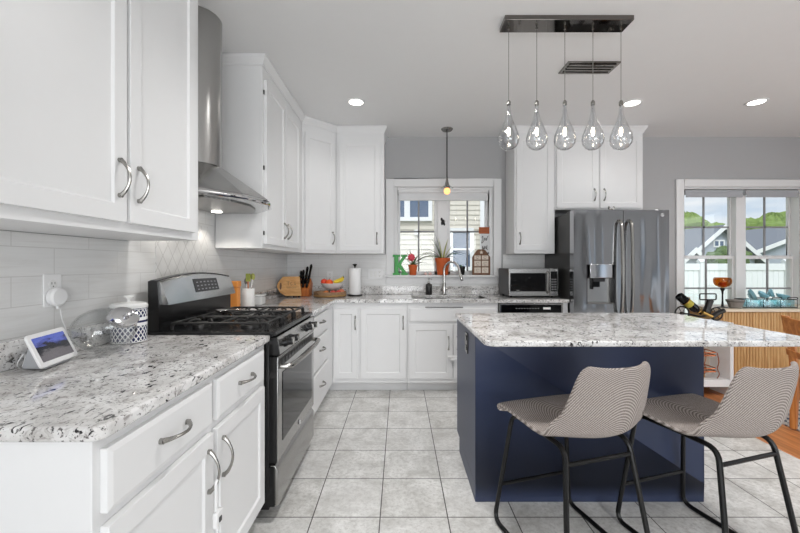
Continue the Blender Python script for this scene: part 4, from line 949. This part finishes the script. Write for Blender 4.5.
# window sill things
SZ = W1[2]+.0005; SY = 4.19
lk = thing('letter_decoration', 'green wooden letter K standing on the window sill', 'letter', (.02, SY, SZ))
mb = MB(); kx = -.080; y0_, y1_ = SY-.012, SY+.012
mb.box(kx+.018, kx+.062, y0_, y1_, SZ+.022, SZ+.203).box(kx, kx+.08, y0_, y1_, SZ, SZ+.022).box(kx, kx+.08, y0_, y1_, SZ+.203, SZ+.225)
mb.prism([(kx+.062, SZ+.085), (kx+.062, SZ+.13), (kx+.108, SZ+.203), (kx+.148, SZ+.203), (kx+.092, SZ+.118), (kx+.155, SZ+.022), (kx+.112, SZ+.022)], 'y', y0_, y1_)
mb.box(kx+.090, kx+.160, y0_, y1_, SZ+.203, SZ+.225).box(kx+.094, kx+.168, y0_, y1_, SZ, SZ+.022)
mb.build('face', 'letter_green', lk, bevel=.002)
def pot(t, c, r, h, mat): 
    MB().lathe([(.0001, 0), (r*.68, 0), (r*.72, .003), (r*.93, h*.78), (r*.94, h*.80), (r*1.02, h*.80), (r*1.03, h), (r*.9, h), (r*.86, h*.84), (.0001, h*.84)], c, 26).build('pot', mat, t)
def blade(p0, d, L, w, droop, mat, t, n=8, name='leaf', up=1.0):
    # a strap leaf with thickness, arching over and tapering
    d = Vector((*d, 0)).normalized(); side = Vector((-d.y, d.x, 0)); vs = []; p = Vector(p0); ang = up
    for k in range(n+1):
        t_ = k/n; ww = w*max(.08, math.sin(pi*min(1, .18+.82*t_))**.7)*(1-t_*.35)
        nm = (Vector((0, 0, 1))*math.cos(ang)-d*math.sin(ang)); vs += [p-side*ww, p-nm*ww*.35, p+side*ww, p+nm*ww*.12]
        p = p+(d*math.cos(ang)+Vector((0, 0, 1))*math.sin(ang))*(L/n); ang -= droop/n
    mb = MB(); mb.add(vs, [(4*k+i, 4*k+(i+1) % 4, 4*k+4+(i+1) % 4, 4*k+4+i) for k in range(n) for i in range(4)]+[(0, 1, 2, 3), (4*n+3, 4*n+2, 4*n+1, 4*n)]); return mb.build(name, mat, t)
fp_ = thing('potted_flower', 'pink bloom with dark spiky leaves in a small terracotta pot on the sill', 'potted plant', (.135, SY, SZ))
pc_ = Vector((.144, SY-.018, SZ)); pot(fp_, pc_, .050, .115, 'terracotta')
for a, L, w, dr, m, up in ((2.6, .21, .013, .25, 'leaf_dark', 1.25), (2.95, .19, .014, .35, 'leaf_dark', .95), (1.9, .20, .013, .3, 'leaf_dark', 1.45), (.6, .20, .013, .3, 'leaf_dark', 1.2), (.2, .22, .014, .9, 'leaf_dark', .95), (1.3, .13, .018, .4, 'leaf_green', 1.2), (5.6, .11, .022, .8, 'leaf_green', .8), (4.6, .09, .020, .9, 'leaf_green', .8), (6.1, .20, .012, 1.3, 'leaf_dark', .7)):
    blade(pc_+Vector((0, 0, .098)), (math.cos(a), math.sin(a)*.3), L, w, dr, m, fp_, up=up)
fl = pc_+Vector((-.018, -.02, .195)); MB().cyl(pc_+Vector((0, 0, .098)), fl, .003, seg=6).build('stem', 'leaf_green', fp_)
bm_ = MB()
for ring, (n_, r_, h_) in enumerate(((9, .038, 0), (8, .027, .012), (6, .015, .02))):
    for k in range(n_): a = 2*pi*(k+.5*ring)/n_; bm_.ball(fl+Vector((.85*r_*math.cos(a), -.010*ring, .85*r_*math.sin(a))), .011, 8, 6, (1, .6, 1))
bm_.build('bloom', 'pink_petal', fp_)
sp = thing('spider_plant', 'big spider plant with arching leaves in a terracotta pot behind the faucet', 'potted plant', (.475, SY, SZ))
pc_ = Vector((.475, SY-.004, SZ)); pot(sp, pc_, .082, .19, 'terracotta')
for i, (a, L, w, dr, m, up) in enumerate(((3.2, .33, .015, 2.3, 'leaf_dark', 1.0), (3.05, .38, .014, 2.3, 'leaf_green', .95), (3.3, .30, .015, 1.7, 'leaf_green', .65), (2.9, .30, .015, 1.6, 'leaf_dark', 1.15), (2.7, .30, .016, .6, 'leaf_green', 1.40), (2.3, .33, .016, .30, 'leaf_dark', 1.46), (1.9, .26, .020, .25, 'leaf_pale', 1.5), (1.2, .25, .020, .3, 'leaf_pale', 1.45), (.6, .24, .018, .8, 'leaf_pale', 1.3), (.15, .30, .015, 1.5, 'leaf_dark', 1.0), (-.05, .36, .014, 1.9, 'leaf_dark', .9), (-.3, .25, .016, 1.8, 'leaf_green', 1.0), (3.7, .24, .016, 2.0, 'leaf_green', .9), (4.4, .18, .018, 1.9, 'leaf_green', .9), (5.2, .18, .018, 1.9, 'leaf_dark', .9), (3.12, .40, .013, 2.0, 'leaf_dark', .6), (2.5, .26, .016, .4, 'leaf_green', 1.42))):
    blade(pc_+Vector((.02*math.cos(a), .01*math.sin(a), .165)), (math.cos(a), math.sin(a)*.16), L, w, dr, m, sp, 10, up=up)
so2 = thing('small_pot', 'small grey pot between the spider plant and the arched card frame', 'pot', (.69, SY, SZ)); pot(so2, (.69, SY, SZ), .038, .095, 'dark_metal')
for a in (.4, 1.6, 2.9, 4.2): blade(Vector((.69, SY, SZ+.078)), (math.cos(a), math.sin(a)*.4), .06, .008, .8, 'leaf_green', so2, 6, up=1.1)
for (x, r, lab) in ((.285, .016, 'pale pink seashell on the sill beside the potted flower'), (.335, .019, 'larger pink seashell on the sill before the spider plant')):
    mb = MB(); mb.lathe([(.0001, 0), (r, .004), (r*1.1, .010), (r*.6, .020), (r*.3, .030), (.0001, .036)], (x, SY, SZ), 14); tag(mb.build('seashell', 'shell_pink'), lab, 'seashell')
cf = thing('card_frame', 'arched brown wooden frame holding six cards on the window sill', 'frame', (.905, SY, SZ))
x0, x1 = .805, 1.005; h = .285
out = [(x0, SZ), (x1, SZ), (x1, SZ+.20), (x1-.05, SZ+h-.012), (x1-.07, SZ+h), (x0+.07, SZ+h), (x0+.05, SZ+h-.012), (x0, SZ+.20)]
MB().prism(out, 'y', SY-.004, SY+.014).build('back_panel', 'frame_wood', cf, bevel=.002)
for k in range(3):
    for i in range(2):
        a = x0+.022+i*.084; z = SZ+.022+k*.075; hh = .062 if k < 2 else .045
        cdp = MB().box(a, a+.072, SY-.008, SY-.0045, z, z+hh).build('card', 'card_paper', cf, bevel=.001)
        MB().tube([(a+.036+.016*math.cos(q), SY-.009, z+hh*.55+.013*math.sin(q)) for q in (0, 1, 2, 3, 4, 5)], .0016, 5).tube([(a+.02, SY-.009, z+.01), (a+.05, SY-.009, z+.01)], .0015, 5).build('mark', 'frame_wood', cdp)
mb = MB(); sc_ = [(.905+(.022 if k % 2 == 0 else .010)*math.sin(k*pi/5), SZ+.252+(.022 if k % 2 == 0 else .010)*math.cos(k*pi/5)) for k in range(10)]
mb.prism(sc_, 'y', SY-.012, SY-.0045); mb.build('star', 'card_paper', cf)
sg = thing('tall_sign', 'tall white sign with black script and an orange-brown wood top by the window jamb', 'sign', (.955, 4.235, SZ))
MB().box(.905, 1.0, 4.216, 4.226, SZ, 1.575).build('board', 'sign_white', sg, bevel=.001)
MB().box(.885, 1.0, 4.205, 4.226, 1.577, 1.65).build('top_block', 'sign_wood', sg, bevel=.003)
mb = MB(); YS = 4.2145
def sc2(pts, r=.0028): mb.tube(spline([(a, YS, z) for a, z in pts], 5), r, 5)
sc2([(.915, 1.53), (.93, 1.55), (.922, 1.50), (.915, 1.47), (.935, 1.49), (.945, 1.53), (.95, 1.50)]); sc2([(.955, 1.50), (.965, 1.53), (.97, 1.50), (.98, 1.54), (.99, 1.55)]); sc2([(.925, 1.40), (.925, 1.44), (.935, 1.40), (.945, 1.44), (.945, 1.40)]); sc2([(.952, 1.41), (.962, 1.435), (.968, 1.41), (.955, 1.405)]); sc2([(.975, 1.45), (.975, 1.40), (.985, 1.40)])
for k in range(9):
    z = 1.36-.026*k; mb.ball((.978+.012*(-1)**k, YS, z), .007, 8, 6, (1, .3, 1.3))
sc2([(.978, 1.37), (.972, 1.29), (.982, 1.2), (.975, 1.13)], .002); mb.build('script', 'ink', sg)
mb = MB().ball((.475, 4.284, 1.745), .013, sq=(1, .45, 1.5)).ball((.492, 4.284, 1.715), .02, sq=(.9, .35, 1.5)).ball((.478, 4.284, 1.705), .013, sq=(.8, .4, 1.9)).ball((.505, 4.284, 1.69), .010, sq=(1, .5, 1.6))
tag(mb.build('window_ornament', 'ink'), 'small black ornament fixed to the mullion of the sink window', 'ornament')

# ------------------------------------------------------------------ microwave
mw = thing('microwave', 'stainless countertop microwave with black glass door beside the refrigerator', 'microwave', (1.33, 3.94, .90))
mx0, mx1, my0, my1, mz0, mz1 = 1.087, 1.578, 3.75, 4.14, .918, 1.192
MB().box(mx0, mx1, my0+.022, my1, mz0, mz1).build('body', 'dark_plastic', mw, bevel=.003)
for x in (mx0+.04, mx1-.04):
    for y in (my0+.06, my1-.04): MB().cyl((x, y, .9005), (x, y, mz0), .012, seg=10).build('foot', 'black_metal', mw)
md_ = MB().box(mx0, 1.493, my0, my0+.021, mz0, mz1).build('door', 'brushed_steel', mw, bevel=.003)
MB().box(mx0+.012, 1.452, my0-.003, my0-.0005, mz0+.045, mz1-.045).build('window', 'black_gloss', md_, bevel=.001)
MB().box(1.16, 1.19, my0-.004, my0-.003, mz0+.052, mz0+.060).build('name_plate', 'nickel', md_)
MB().tube(fillet([(1.470, my0, mz0+.03), (1.470, my0-.035, mz0+.05), (1.470, my0-.035, mz1-.05), (1.470, my0, mz1-.03)], .03, 5), .009, 10).build('handle', 'nickel', md_)
cp = MB().box(1.495, mx1, my0, my0+.021, mz0, mz1).build('control_panel', 'brushed_steel', mw, bevel=.003)
MB().box(1.503, 1.570, my0-.002, my0-.0005, mz0+.045, mz1-.03).build('keypad', 'black_gloss', cp)
for r_ in range(5):
    for k in range(3): MB().box(1.512+k*.018, 1.522+k*.018, my0-.003, my0-.002, mz0+.06+r_*.025, mz0+.072+r_*.025).build('button', 'grey_plastic', cp)
# ------------------------------------------------------------------ dining side
us = thing('open_shelf_unit', 'low white open shelf unit beside the oak buffet', 'shelf unit', (2.86, 3.63, 0))
MB().box(2.62, 3.106, 3.735, 3.75, .07, .69).build('back_panel', 'backdrop_beige', us)
MB().box(2.62, 2.645, 3.50, 3.735, .0, .665).build('side_panel', 'cabinet_paint', us); MB().box(3.075, 3.106, 3.50, 3.735, .0, .665).build('side_panel', 'cabinet_paint', us)
MB().box(2.62, 3.106, 3.50, 3.735, .666, .69).build('top', 'cabinet_paint', us, bevel=.002); MB().box(2.646, 3.074, 3.505, 3.735, .09, .155).build('bottom_shelf', 'cabinet_paint', us, bevel=.002)
cr = thing('wire_rack', 'two-tier copper wire rack inside the white shelf unit', 'rack', (2.90, 3.62, .157))
cx0, cx1, cy0, cy1 = 2.76, 2.995, 3.55, 3.70
mb = MB()
for z in (.22, .37):
    t_ = MB().tube(fillet([(cx0, cy0, z), (cx1, cy0, z), (cx1, cy1, z), (cx0, cy1, z)], .03, 4, True), .006, 8, True)
    for k in range(7): t_.cyl((cx0+.03+k*.028, cy0, z), (cx0+.03+k*.028, cy1, z), .003, seg=6)
    t_.tube(fillet([(cx0, cy0, z+.03), (cx1, cy0, z+.03), (cx1, cy1, z+.03), (cx0, cy1, z+.03)], .03, 4, True), .005, 8, True); t_.build('tier', 'copper', cr)
for x in (cx0, cx1):
    for y in (cy0, cy1): MB().tube(spline([(x, y, .157), (x+.02*(1 if x == cx1 else -1), y, .20), (x, y, .25), (x+.015*(1 if x == cx1 else -1), y, .31), (x, y, .40)], 4), .004, 6).build('upright', 'copper', cr)
bb = thing('brass_box', 'small brass box under the copper wire rack', 'box', (2.86, 3.6, .157)); MB().box(2.80, 2.90, 3.575, 3.65, .1565, .196).build('body', 'brass', bb, bevel=.004); MB().box(2.797, 2.903, 3.572, 3.653, .197, .206).build('lid', 'copper', bb, bevel=.002)
bf = thing('buffet', 'oak buffet with fluted front and pale top under the dining window', 'buffet', (3.9, 3.97, 0))
MB().box(3.215, 5.0, 3.80, 4.19, .08, .755).build('body', 'buffet_wood', bf, bevel=.002)
mb = MB(); pts = [(3.215, 3.80)]; x = 3.215
while x < 4.99:
    pts += [(x+.004, 3.785), (x+.026, 3.785), (x+.030, 3.797)]; x += .0305
pts += [(4.999, 3.80)]
mb.prism(pts, 'z', .09, .75); mb.build('fluted_front', 'buffet_wood', bf, smooth=False)
MB().box(3.195, 5.02, 3.765, 4.20, .756, .786).build('top', 'buffet_top_wood', bf, bevel=.003)
for x in (3.25, 4.95):
    for y in (3.83, 4.15): MB().box(x-.025, x+.025, y-.02, y+.02, 0, .08).build('leg', 'buffet_wood', bf)
BT = .7865
vb = thing('candle_goblet', 'amber glass goblet on a tall black stem on the buffet', 'candle holder', (3.345, 3.9, BT)); vc = (3.345, 3.9, BT)
MB().lathe([(.045, 0), (.045, .004), (.012, .012), (.008, .06), (.007, .13), (.010, .17), (.022, .19), (.018, .20), (.008, .205)], vc, 24).build('stem', 'black_metal', vb)
g = MB().lathe([(.0001, .206), (.03, .21), (.06, .228), (.076, .255), (.078, .285), (.070, .31)], vc, 32, cap=False).build('bowl', 'amber_glass', vb); md = g.modifiers.new('s', 'SOLIDIFY'); md.thickness = .004; md.offset = -1
MB().lathe([(.030, .216), (.032, .22), (.032, .262), (.0001, .264)], vc, 20).build('candle', 'pepper_wood', vb)
bwl = thing('grey_bowl', 'shallow grey bowl on the buffet beside the amber goblet', 'bowl', (3.435, 3.85, BT)); MB().lathe([(.0001, 0), (.045, 0), (.05, .005), (.074, .075), (.078, .085), (.073, .085), (.046, .012), (.0001, .010)], (3.437, 3.855, BT), 28).build('bowl', 'clay_bowl', bwl)
MB().tube([(3.437+.076*math.cos(a*pi/14), 3.855+.076*math.sin(a*pi/14), BT+.068) for a in range(28)], .0025, 6, True).build('rim_band', 'dark_metal', bwl)
rk = thing('wire_caddy', 'low black wire caddy holding aqua glass jars on the buffet', 'caddy', (3.82, 3.9, BT))
mb = MB()
for z in (.005, .085): mb.tube(fillet([(3.545, 3.85, BT+z), (4.075, 3.85, BT+z), (4.075, 3.99, BT+z), (3.545, 3.99, BT+z)], .02, 4, True), .0035, 6, True)
for x in (3.552, 3.722, 3.90, 4.068):
    for y in (3.85, 3.99): mb.cyl((x, y, BT+.001), (x, y, BT+.088), .003, seg=6)
for x in (3.68, 3.86, 4.02): mb.tube(fillet([(x-.05, 3.85, BT+.09), (x-.05, 3.85, BT+.108), (x+.05, 3.85, BT+.108), (x+.05, 3.85, BT+.09)], .01, 3), .004, 6)
mb.build('wire', 'black_metal', rk)
for i, (xa, lab) in enumerate(((3.558, 'aqua glass jar at the goblet end of the wire caddy'), (3.728, 'aqua glass jar in the middle of the wire caddy'), (3.907, 'aqua glass jar at the chair end of the wire caddy'))):
    j = thing('glass_jar', lab, 'jar', (xa+.075, 3.92, BT), 'aqua jars in the wire caddy')
    g = MB(); o_ = rounded(xa, xa+.155, 3.856, 3.984, .02, (0, 1, 2, 3)); ii = rounded(xa+.006, xa+.149, 3.862, 3.978, .015, (0, 1, 2, 3)); n = len(o_)
    g.add([(*p, BT+.009) for p in o_]+[(*p, BT+.082) for p in o_]+[(*p, BT+.082) for p in ii]+[(*p, BT+.016) for p in ii], [list(range(n))[::-1], [3*n+k for k in range(n)]]+[(r_*n+k, r_*n+(k+1) % n, (r_+1)*n+(k+1) % n, (r_+1)*n+k) for r_ in range(3) for k in range(n)])
    g.build('body', 'aqua_glass', j)
    for q in range(5): MB().ball((xa+.03+.024*q, 3.90+.03*(q % 2), BT+.034+.012*(q % 2)), .017, 10, 8, (1.15, .9, .9)).build('pebble', 'aqua_pebble', j)
def shell(label, c, r, ax):
    a = Vector(ax).normalized(); x = a.orthogonal().normalized(); y = a.cross(x); t = thing('aqua_saucer', label, 'saucer', c)
    MB().lathe([(.0001, 0), (r*.4, .001), (r*.8, .012), (r, .030), (r*1.03, .030), (r*.84, .004), (r*.42, -.007), (.0001, -.008)], c, 28, (x, y, a)).build('dish', 'teal_ceramic', t); MB().lathe([(r*.35, -.007), (r*.35, -.014), (r*.3, -.014)], c, 20, (x, y, a)).build('foot_ring', 'teal_ceramic', t)
shell('large aqua saucer leaning on the wire caddy by the grey bowl', (3.575, 3.838, BT+.128), .062, (.75, -.45, .42))
shell('aqua saucer tipped on the middle aqua jar', (3.775, 3.92, BT+.118), .05, (.25, -.5, .8))
shell('small upright aqua saucer propped over the middle aqua jar', (3.86, 3.93, BT+.143), .045, (.72, -.6, .3))
shell('flat aqua saucer lying on the aqua jar at the chair end', (3.985, 3.92, BT+.100), .055, (.12, -.2, .95))
# bottle holder shaped like a motorcycle
mh = thing('bottle_holder', 'metal bottle holder shaped like a motorcycle on the white shelf unit', 'bottle holder', (2.9, 3.62, .69))
Y0 = 3.62; UT = .6905
for cx, r in ((2.715, .066), (3.045, .06)):
    w = MB().tube([(cx+r*math.cos(a*pi/14), Y0, UT+r+.006+r*math.sin(a*pi/14)) for a in range(28)], .007, 8, True)
    for a in range(6): w.cyl((cx, Y0, UT+r+.006), (cx+r*math.cos(a*pi/3), Y0, UT+r+.006+r*math.sin(a*pi/3)), .0025, seg=6)
    w.lathe([(.014, -.012), (.014, .012)], (cx, Y0, UT+r+.006), 14, 'y'); w.build('wheel', 'dark_metal', mh)
MB().tube(spline([(2.715, Y0+.02, UT+.07), (2.80, Y0+.02, UT+.06), (2.90, Y0+.02, UT+.04), (2.98, Y0+.02, UT+.05), (3.045, Y0+.02, UT+.066)], 5), .008, 8).build('chassis', 'dark_metal', mh)
MB().tube(fillet([(2.83, Y0-.07, UT+.21), (2.985, Y0-.07, UT+.21), (2.985, Y0-.07, UT+.265), (2.83, Y0-.07, UT+.265)], .012, 3, True), .006, 8, True).cyl((2.905, Y0-.07, UT+.21), (2.905, Y0-.03, UT+.06), .008).build('handlebar', 'black_metal', mh)
for a in (.25, .75):
    p = Vector((2.69, Y0, UT+.235))*(1-a)+Vector((2.915, Y0, UT+.055))*a
    d = Vector((.225, 0, -.18)).normalized(); x = Vector((0, 1, 0)); y = d.cross(x)
    MB().tube([p+x*(.046*math.cos(k*pi/9))+y*(.046*math.sin(k*pi/9)) for k in range(18)], .004, 6, True).build('cradle_ring', 'brass', mh)
MB().cyl((2.99, Y0, UT+.20), (2.945, Y0, UT+.085), .028, seg=16).build('engine', 'appliance_side', mh)
MB().tube(spline([(3.10, Y0-.02, UT+.10), (3.03, Y0-.03, UT+.075), (2.97, Y0-.04, UT+.04)], 4), [.022]*9, 10).build('exhaust', 'dark_metal', mh)
MB().tube([(2.86, Y0-.065, UT+.09), (2.95, Y0-.065, UT+.05)], .015, 10).build('tank', 'brass', mh)
wbt = thing('wine_bottle', 'dark bottle with yellow label held in the motorcycle bottle holder', 'bottle', (2.8, Y0, UT+.15))
a = Vector((2.685, Y0, UT+.24)); d = Vector((.225, 0, -.18)).normalized(); x = Vector((0, 1, 0)); y = d.cross(x)
MB().lathe([(.0001, .004), (.036, 0), (.039, .006), (.039, .19), (.034, .21), (.016, .235), (.0145, .275), (.0001, .276)], a, 24, (x, y, d)).build('body', 'black_gloss', wbt)
MB().lathe([(.0395, .085), (.0396, .14), (.0395, .14)], a, 24, (x, y, d), cap=False).build('label', 'yellow_label', wbt)
# chair and rug
rug = MB().box(2.95, 4.9, 2.72, 3.38, .0005, .010).build('rug', 'rug_weave'); tag(rug, 'dark blue and white patterned rug on the oak floor', 'rug')
dc = thing('dining_chair', 'oak dining chair with curved top rail standing on the oak floor', 'chair', (3.2, 2.85, 0))
P1 = Vector((2.93, 2.80, 0)); bu = Vector((.42, -.91, 0)).normalized(); bf_ = Vector((.91, .42, 0)).normalized(); P2 = P1+bu*.42
def post(p, name='leg', top=.855, lean=-.10): 
    mb = MB(); prof = []
    for z, off, w in ((.011, 0, .018), (.20, .012, .020), (.45, .02, .022), (.65, -.03, .020), (top, lean, .017)):
        c = p+bf_*off+Vector((0, 0, z)); prof += [c-bu*w-bf_*w, c+bu*w-bf_*w, c+bu*w+bf_*w, c-bu*w+bf_*w]
    n = len(prof)//4; mb.add(prof, [(4*k+i, 4*k+(i+1) % 4, 4*k+4+(i+1) % 4, 4*k+4+i) for k in range(n-1) for i in range(4)]+[(3, 2, 1, 0), tuple(4*n-4+i for i in range(4))]); return mb.build(name, 'chair_wood', dc, bevel=.004)
post(P1); post(P2)
for p in (P1+bf_*.42+bu*.0, P2+bf_*.42): MB().tube([p+Vector((0, 0, .011)), p+Vector((0, 0, .43))], [.017, .022], 10).build('leg', 'chair_wood', dc)
c = [P1-bu*.02+bf_*.0, P2+bu*.02, P2+bf_*.45+bu*.03, P1+bf_*.45-bu*.03]
mb = MB(); mb.add([p+Vector((0, 0, z)) for z in (.43, .46) for p in c], [(3, 2, 1, 0), (4, 5, 6, 7)]+[(i, (i+1) % 4, 4+(i+1) % 4, 4+i) for i in range(4)]); mb.build('seat', 'chair_wood', dc, bevel=.006)
def rail(z0, z1, lean0, lean1, bow, nm):
    mb = MB(); vs = []; n = 10
    for k in range(n+1):
        t = k/n; b_ = -bow*math.sin(pi*t); base = P1-bu*.03+(P2-P1+bu*.06)*t
        for th_ in (-.011, .011):
            vs += [base+bf_*(lean0+b_+th_)+Vector((0, 0, z0-.035*math.sin(pi*t)**.6)), base+bf_*(lean1+b_+th_)+Vector((0, 0, z1-.035*math.sin(pi*t)**.6))]
    mb.add(vs, [(4*k+a, 4*k+b, 4*k+4+b, 4*k+4+a) for k in range(n) for a, b in ((0, 1), (1, 3), (3, 2), (2, 0))]+[(0, 1, 3, 2), (4*n, 4*n+2, 4*n+3, 4*n+1)]); mb.build(nm, 'chair_wood', dc, bevel=.003)
rail(.735, .86, -.062, -.103, .03, 'top_rail'); rail(.56, .61, -.015, -.03, .02, 'back_rail')

# ------------------------------------------------------------------ outside
struct('ground', MB().box(-14, 70, YB+.3, 90, -.75, -.55), 'lawn')
nh = thing('neighbour_house', 'beige clapboard house beyond the sink window', 'house', (0, 8, -.55))
mb = MB(); pts = [(9.5, -.55), (8.02, -.55)]; z = -.55
while z < 5.0: pts += [(8.0, z), (8.018, z+.105)]; z += .105
pts += [(9.5, z)]
mb.prism(pts, 'x', -8, 1.70); mb.build('siding', 'siding_beige', nh, smooth=False)
MB().box(1.70, 1.80, 7.97, 9.5, -.55, z).build('corner_board', 'far_white', nh)
for (xa, xb, za, zb) in ((-.62, .68, 2.15, 3.6), (1.04, 1.56, 1.10, 2.0)):
    f = MB().box(xa, xb, 7.94, 7.999, za, za+.08).box(xa, xb, 7.94, 7.999, zb-.08, zb).box(xa, xa+.08, 7.94, 7.999, za+.08, zb-.08).box(xb-.08, xb, 7.94, 7.999, za+.08, zb-.08)
    if xb-xa > 1: f.box(.09, .21, 7.94, 7.999, za+.08, zb-.08)
    fr2 = f.build('window', 'far_white', nh); MB().box(xa+.08, xb-.08, 7.965, 7.975, za+.08, zb-.08).build('pane', 'shingle_blue', fr2) if 'shingle_blue' in M else None
    if 'shingle_blue' not in M: plain('shingle_blue', (96, 112, 136), .12); MB().box(xa+.08, xb-.08, 7.965, 7.975, za+.08, zb-.08).build('pane', 'shingle_blue', fr2)
    mid = (xa+xb)/2; mzz = (za+zb)/2
    MB().box(xa+.08, xb-.08, 7.95, 7.964, mzz-.02, mzz+.02).build('muntin', 'far_white', fr2)
MB().box(.30, .40, 7.93, 7.999, 1.86, 1.96).build('dryer_vent', 'far_white', nh)
fe = thing('vinyl_fence', 'long white vinyl privacy fence across the yard', 'fence', (9, 10.6, -.55))
xs = [3.69+2.40*k for k in range(8)]
for x in xs:
    p_ = MB().box(x-.07, x+.07, 10.53, 10.67, -.55, 1.30).build('post', 'vinyl_fence', fe); MB().prism([(10.51, 1.30), (10.69, 1.30), (10.60, 1.38)], 'x', x-.09, x+.09).build('post_cap', 'vinyl_fence', p_)
for x in xs[:-1]:
    MB().box(x+.071, x+2.329, 10.56, 10.64, 1.06, 1.25).build('top_rail', 'vinyl_fence', fe); mb = MB(); pts = [(x+.071, 10.62)]; a = x+.071
    while a < x+2.32: pts += [(a+.004, 10.585), (min(a+.142, x+2.328), 10.585), (min(a+.146, x+2.329), 10.60)]; a += .15
    pts += [(x+2.329, 10.62)]; mb.prism(pts, 'z', -.45, 1.06); mb.build('board_panel', 'vinyl_fence', fe, smooth=False)
def gable(name, label, x0, x1, y0, depth, ze, zp, wall, win=None, side=False):
    t = thing(name, label, 'house', ((x0+x1)/2, y0, -.55), 'houses behind the fence'); xm = (x0+x1)/2
    MB().prism([(x0, -.55), (x1, -.55), (x1, ze), (xm, zp), (x0, ze)], 'y', y0, y0+depth).build('wall', wall, t, smooth=False)
    k = (zp-ze)/(xm-x0); e = .5
    MB().prism([(x0-e, ze-k*e), (xm, zp), (x1+e, ze-k*e), (x1+e, ze-k*e+.28), (xm, zp+.28), (x0-e, ze-k*e+.28)], 'y', y0-.4, y0+depth+.4).build('roof', 'shingle_grey', t, smooth=False)
    MB().prism([(x0-e, ze-k*e-.02), (xm, zp-.02), (x1+e, ze-k*e-.02), (x1+e, ze-k*e+.3), (xm, zp+.3), (x0-e, ze-k*e+.3)], 'y', y0-.46, y0-.41).build('rake_board', 'far_white', t, smooth=False)
    for (a, b, c_, d_) in win or []:
        f = MB().box(a, b, y0-.06, y0, c_, d_).build('window', 'far_white', t); MB().box(a+.1, (a+b)/2-.06, y0-.075, y0-.061, c_+.1, d_-.1).box((a+b)/2+.06, b-.1, y0-.075, y0-.061, c_+.1, d_-.1).build('pane', 'shingle_blue', f)
gable('grey_house', 'large grey gabled house with a small twin window behind the white fence', 19.0, 23.6, 25, 9, 1.55, 3.55, 'siding_grey', [(20.8, 21.55, 2.35, 2.85)])
gable('grey_house', 'small grey outbuilding under the green tree behind the white fence', 15.6, 18.4, 22, 5, .6, 1.9, 'siding_grey')
gable('grey_house', 'wide low grey house seen through the buffet end of the window', 28.0, 40.0, 30, 9, 2.0, 4.3, 'siding_grey', [(34.5, 36, 2.2, 3.0)])
def tree(label, c, r, zc, sq=1.0, mat='tree_green', seed=1, nm='leafy_tree'):
    t = thing(nm, label, 'tree', (*c, -.55), 'trees behind the fence'); rr = random.Random(seed); me = MB()
    me.ball((0, 0, 0), 1.0, 56, 36); vs = []
    bumps = [(Vector((rr.gauss(0, 1), rr.gauss(0, 1), rr.gauss(0, 1))).normalized(), rr.uniform(.12, .34), rr.uniform(.25, .5)) for _ in range(46)]
    for v in me.v:
        n = Vector(v).normalized(); d = .78
        for b, h_, w_ in bumps: d = max(d, .78+h_*max(0, 1-((n-b).length/w_)**2))
        d += rr.uniform(-.035, .05); vs.append((c[0]+n.x*d*r, c[1]+n.y*d*r, zc+n.z*d*r*sq))
    me.v = vs; me.build('crown', mat, t, smooth=False)
    MB().tube([(c[0], c[1], -.55), (c[0], c[1], zc-r*sq*.5)], [.22, .14], 8).build('trunk', 'frame_wood', t)
tree('bright green tree above the small grey outbuilding', (35.2, 46), 4.6, 3.3, .95, 'tree_green', 3)
tree('round green tree rising over the wide grey house', (46.5, 47), 5.2, 3.4, .9, 'tree_green', 5)
tree('low dark tree before the large grey house', (15.3, 17.5), .9, 1.35, .8, 'tree_dark', 9, 'shrub')
tree('long dark shrub over the fence in the buffet end of the window', (23.5, 19), 1.7, 1.0, .7, 'tree_dark', 11, 'shrub')
tree('pale slender tree beside the beige clapboard house', (3.0, 11.5), .9, 2.4, 1.5, 'tree_dark', 13)
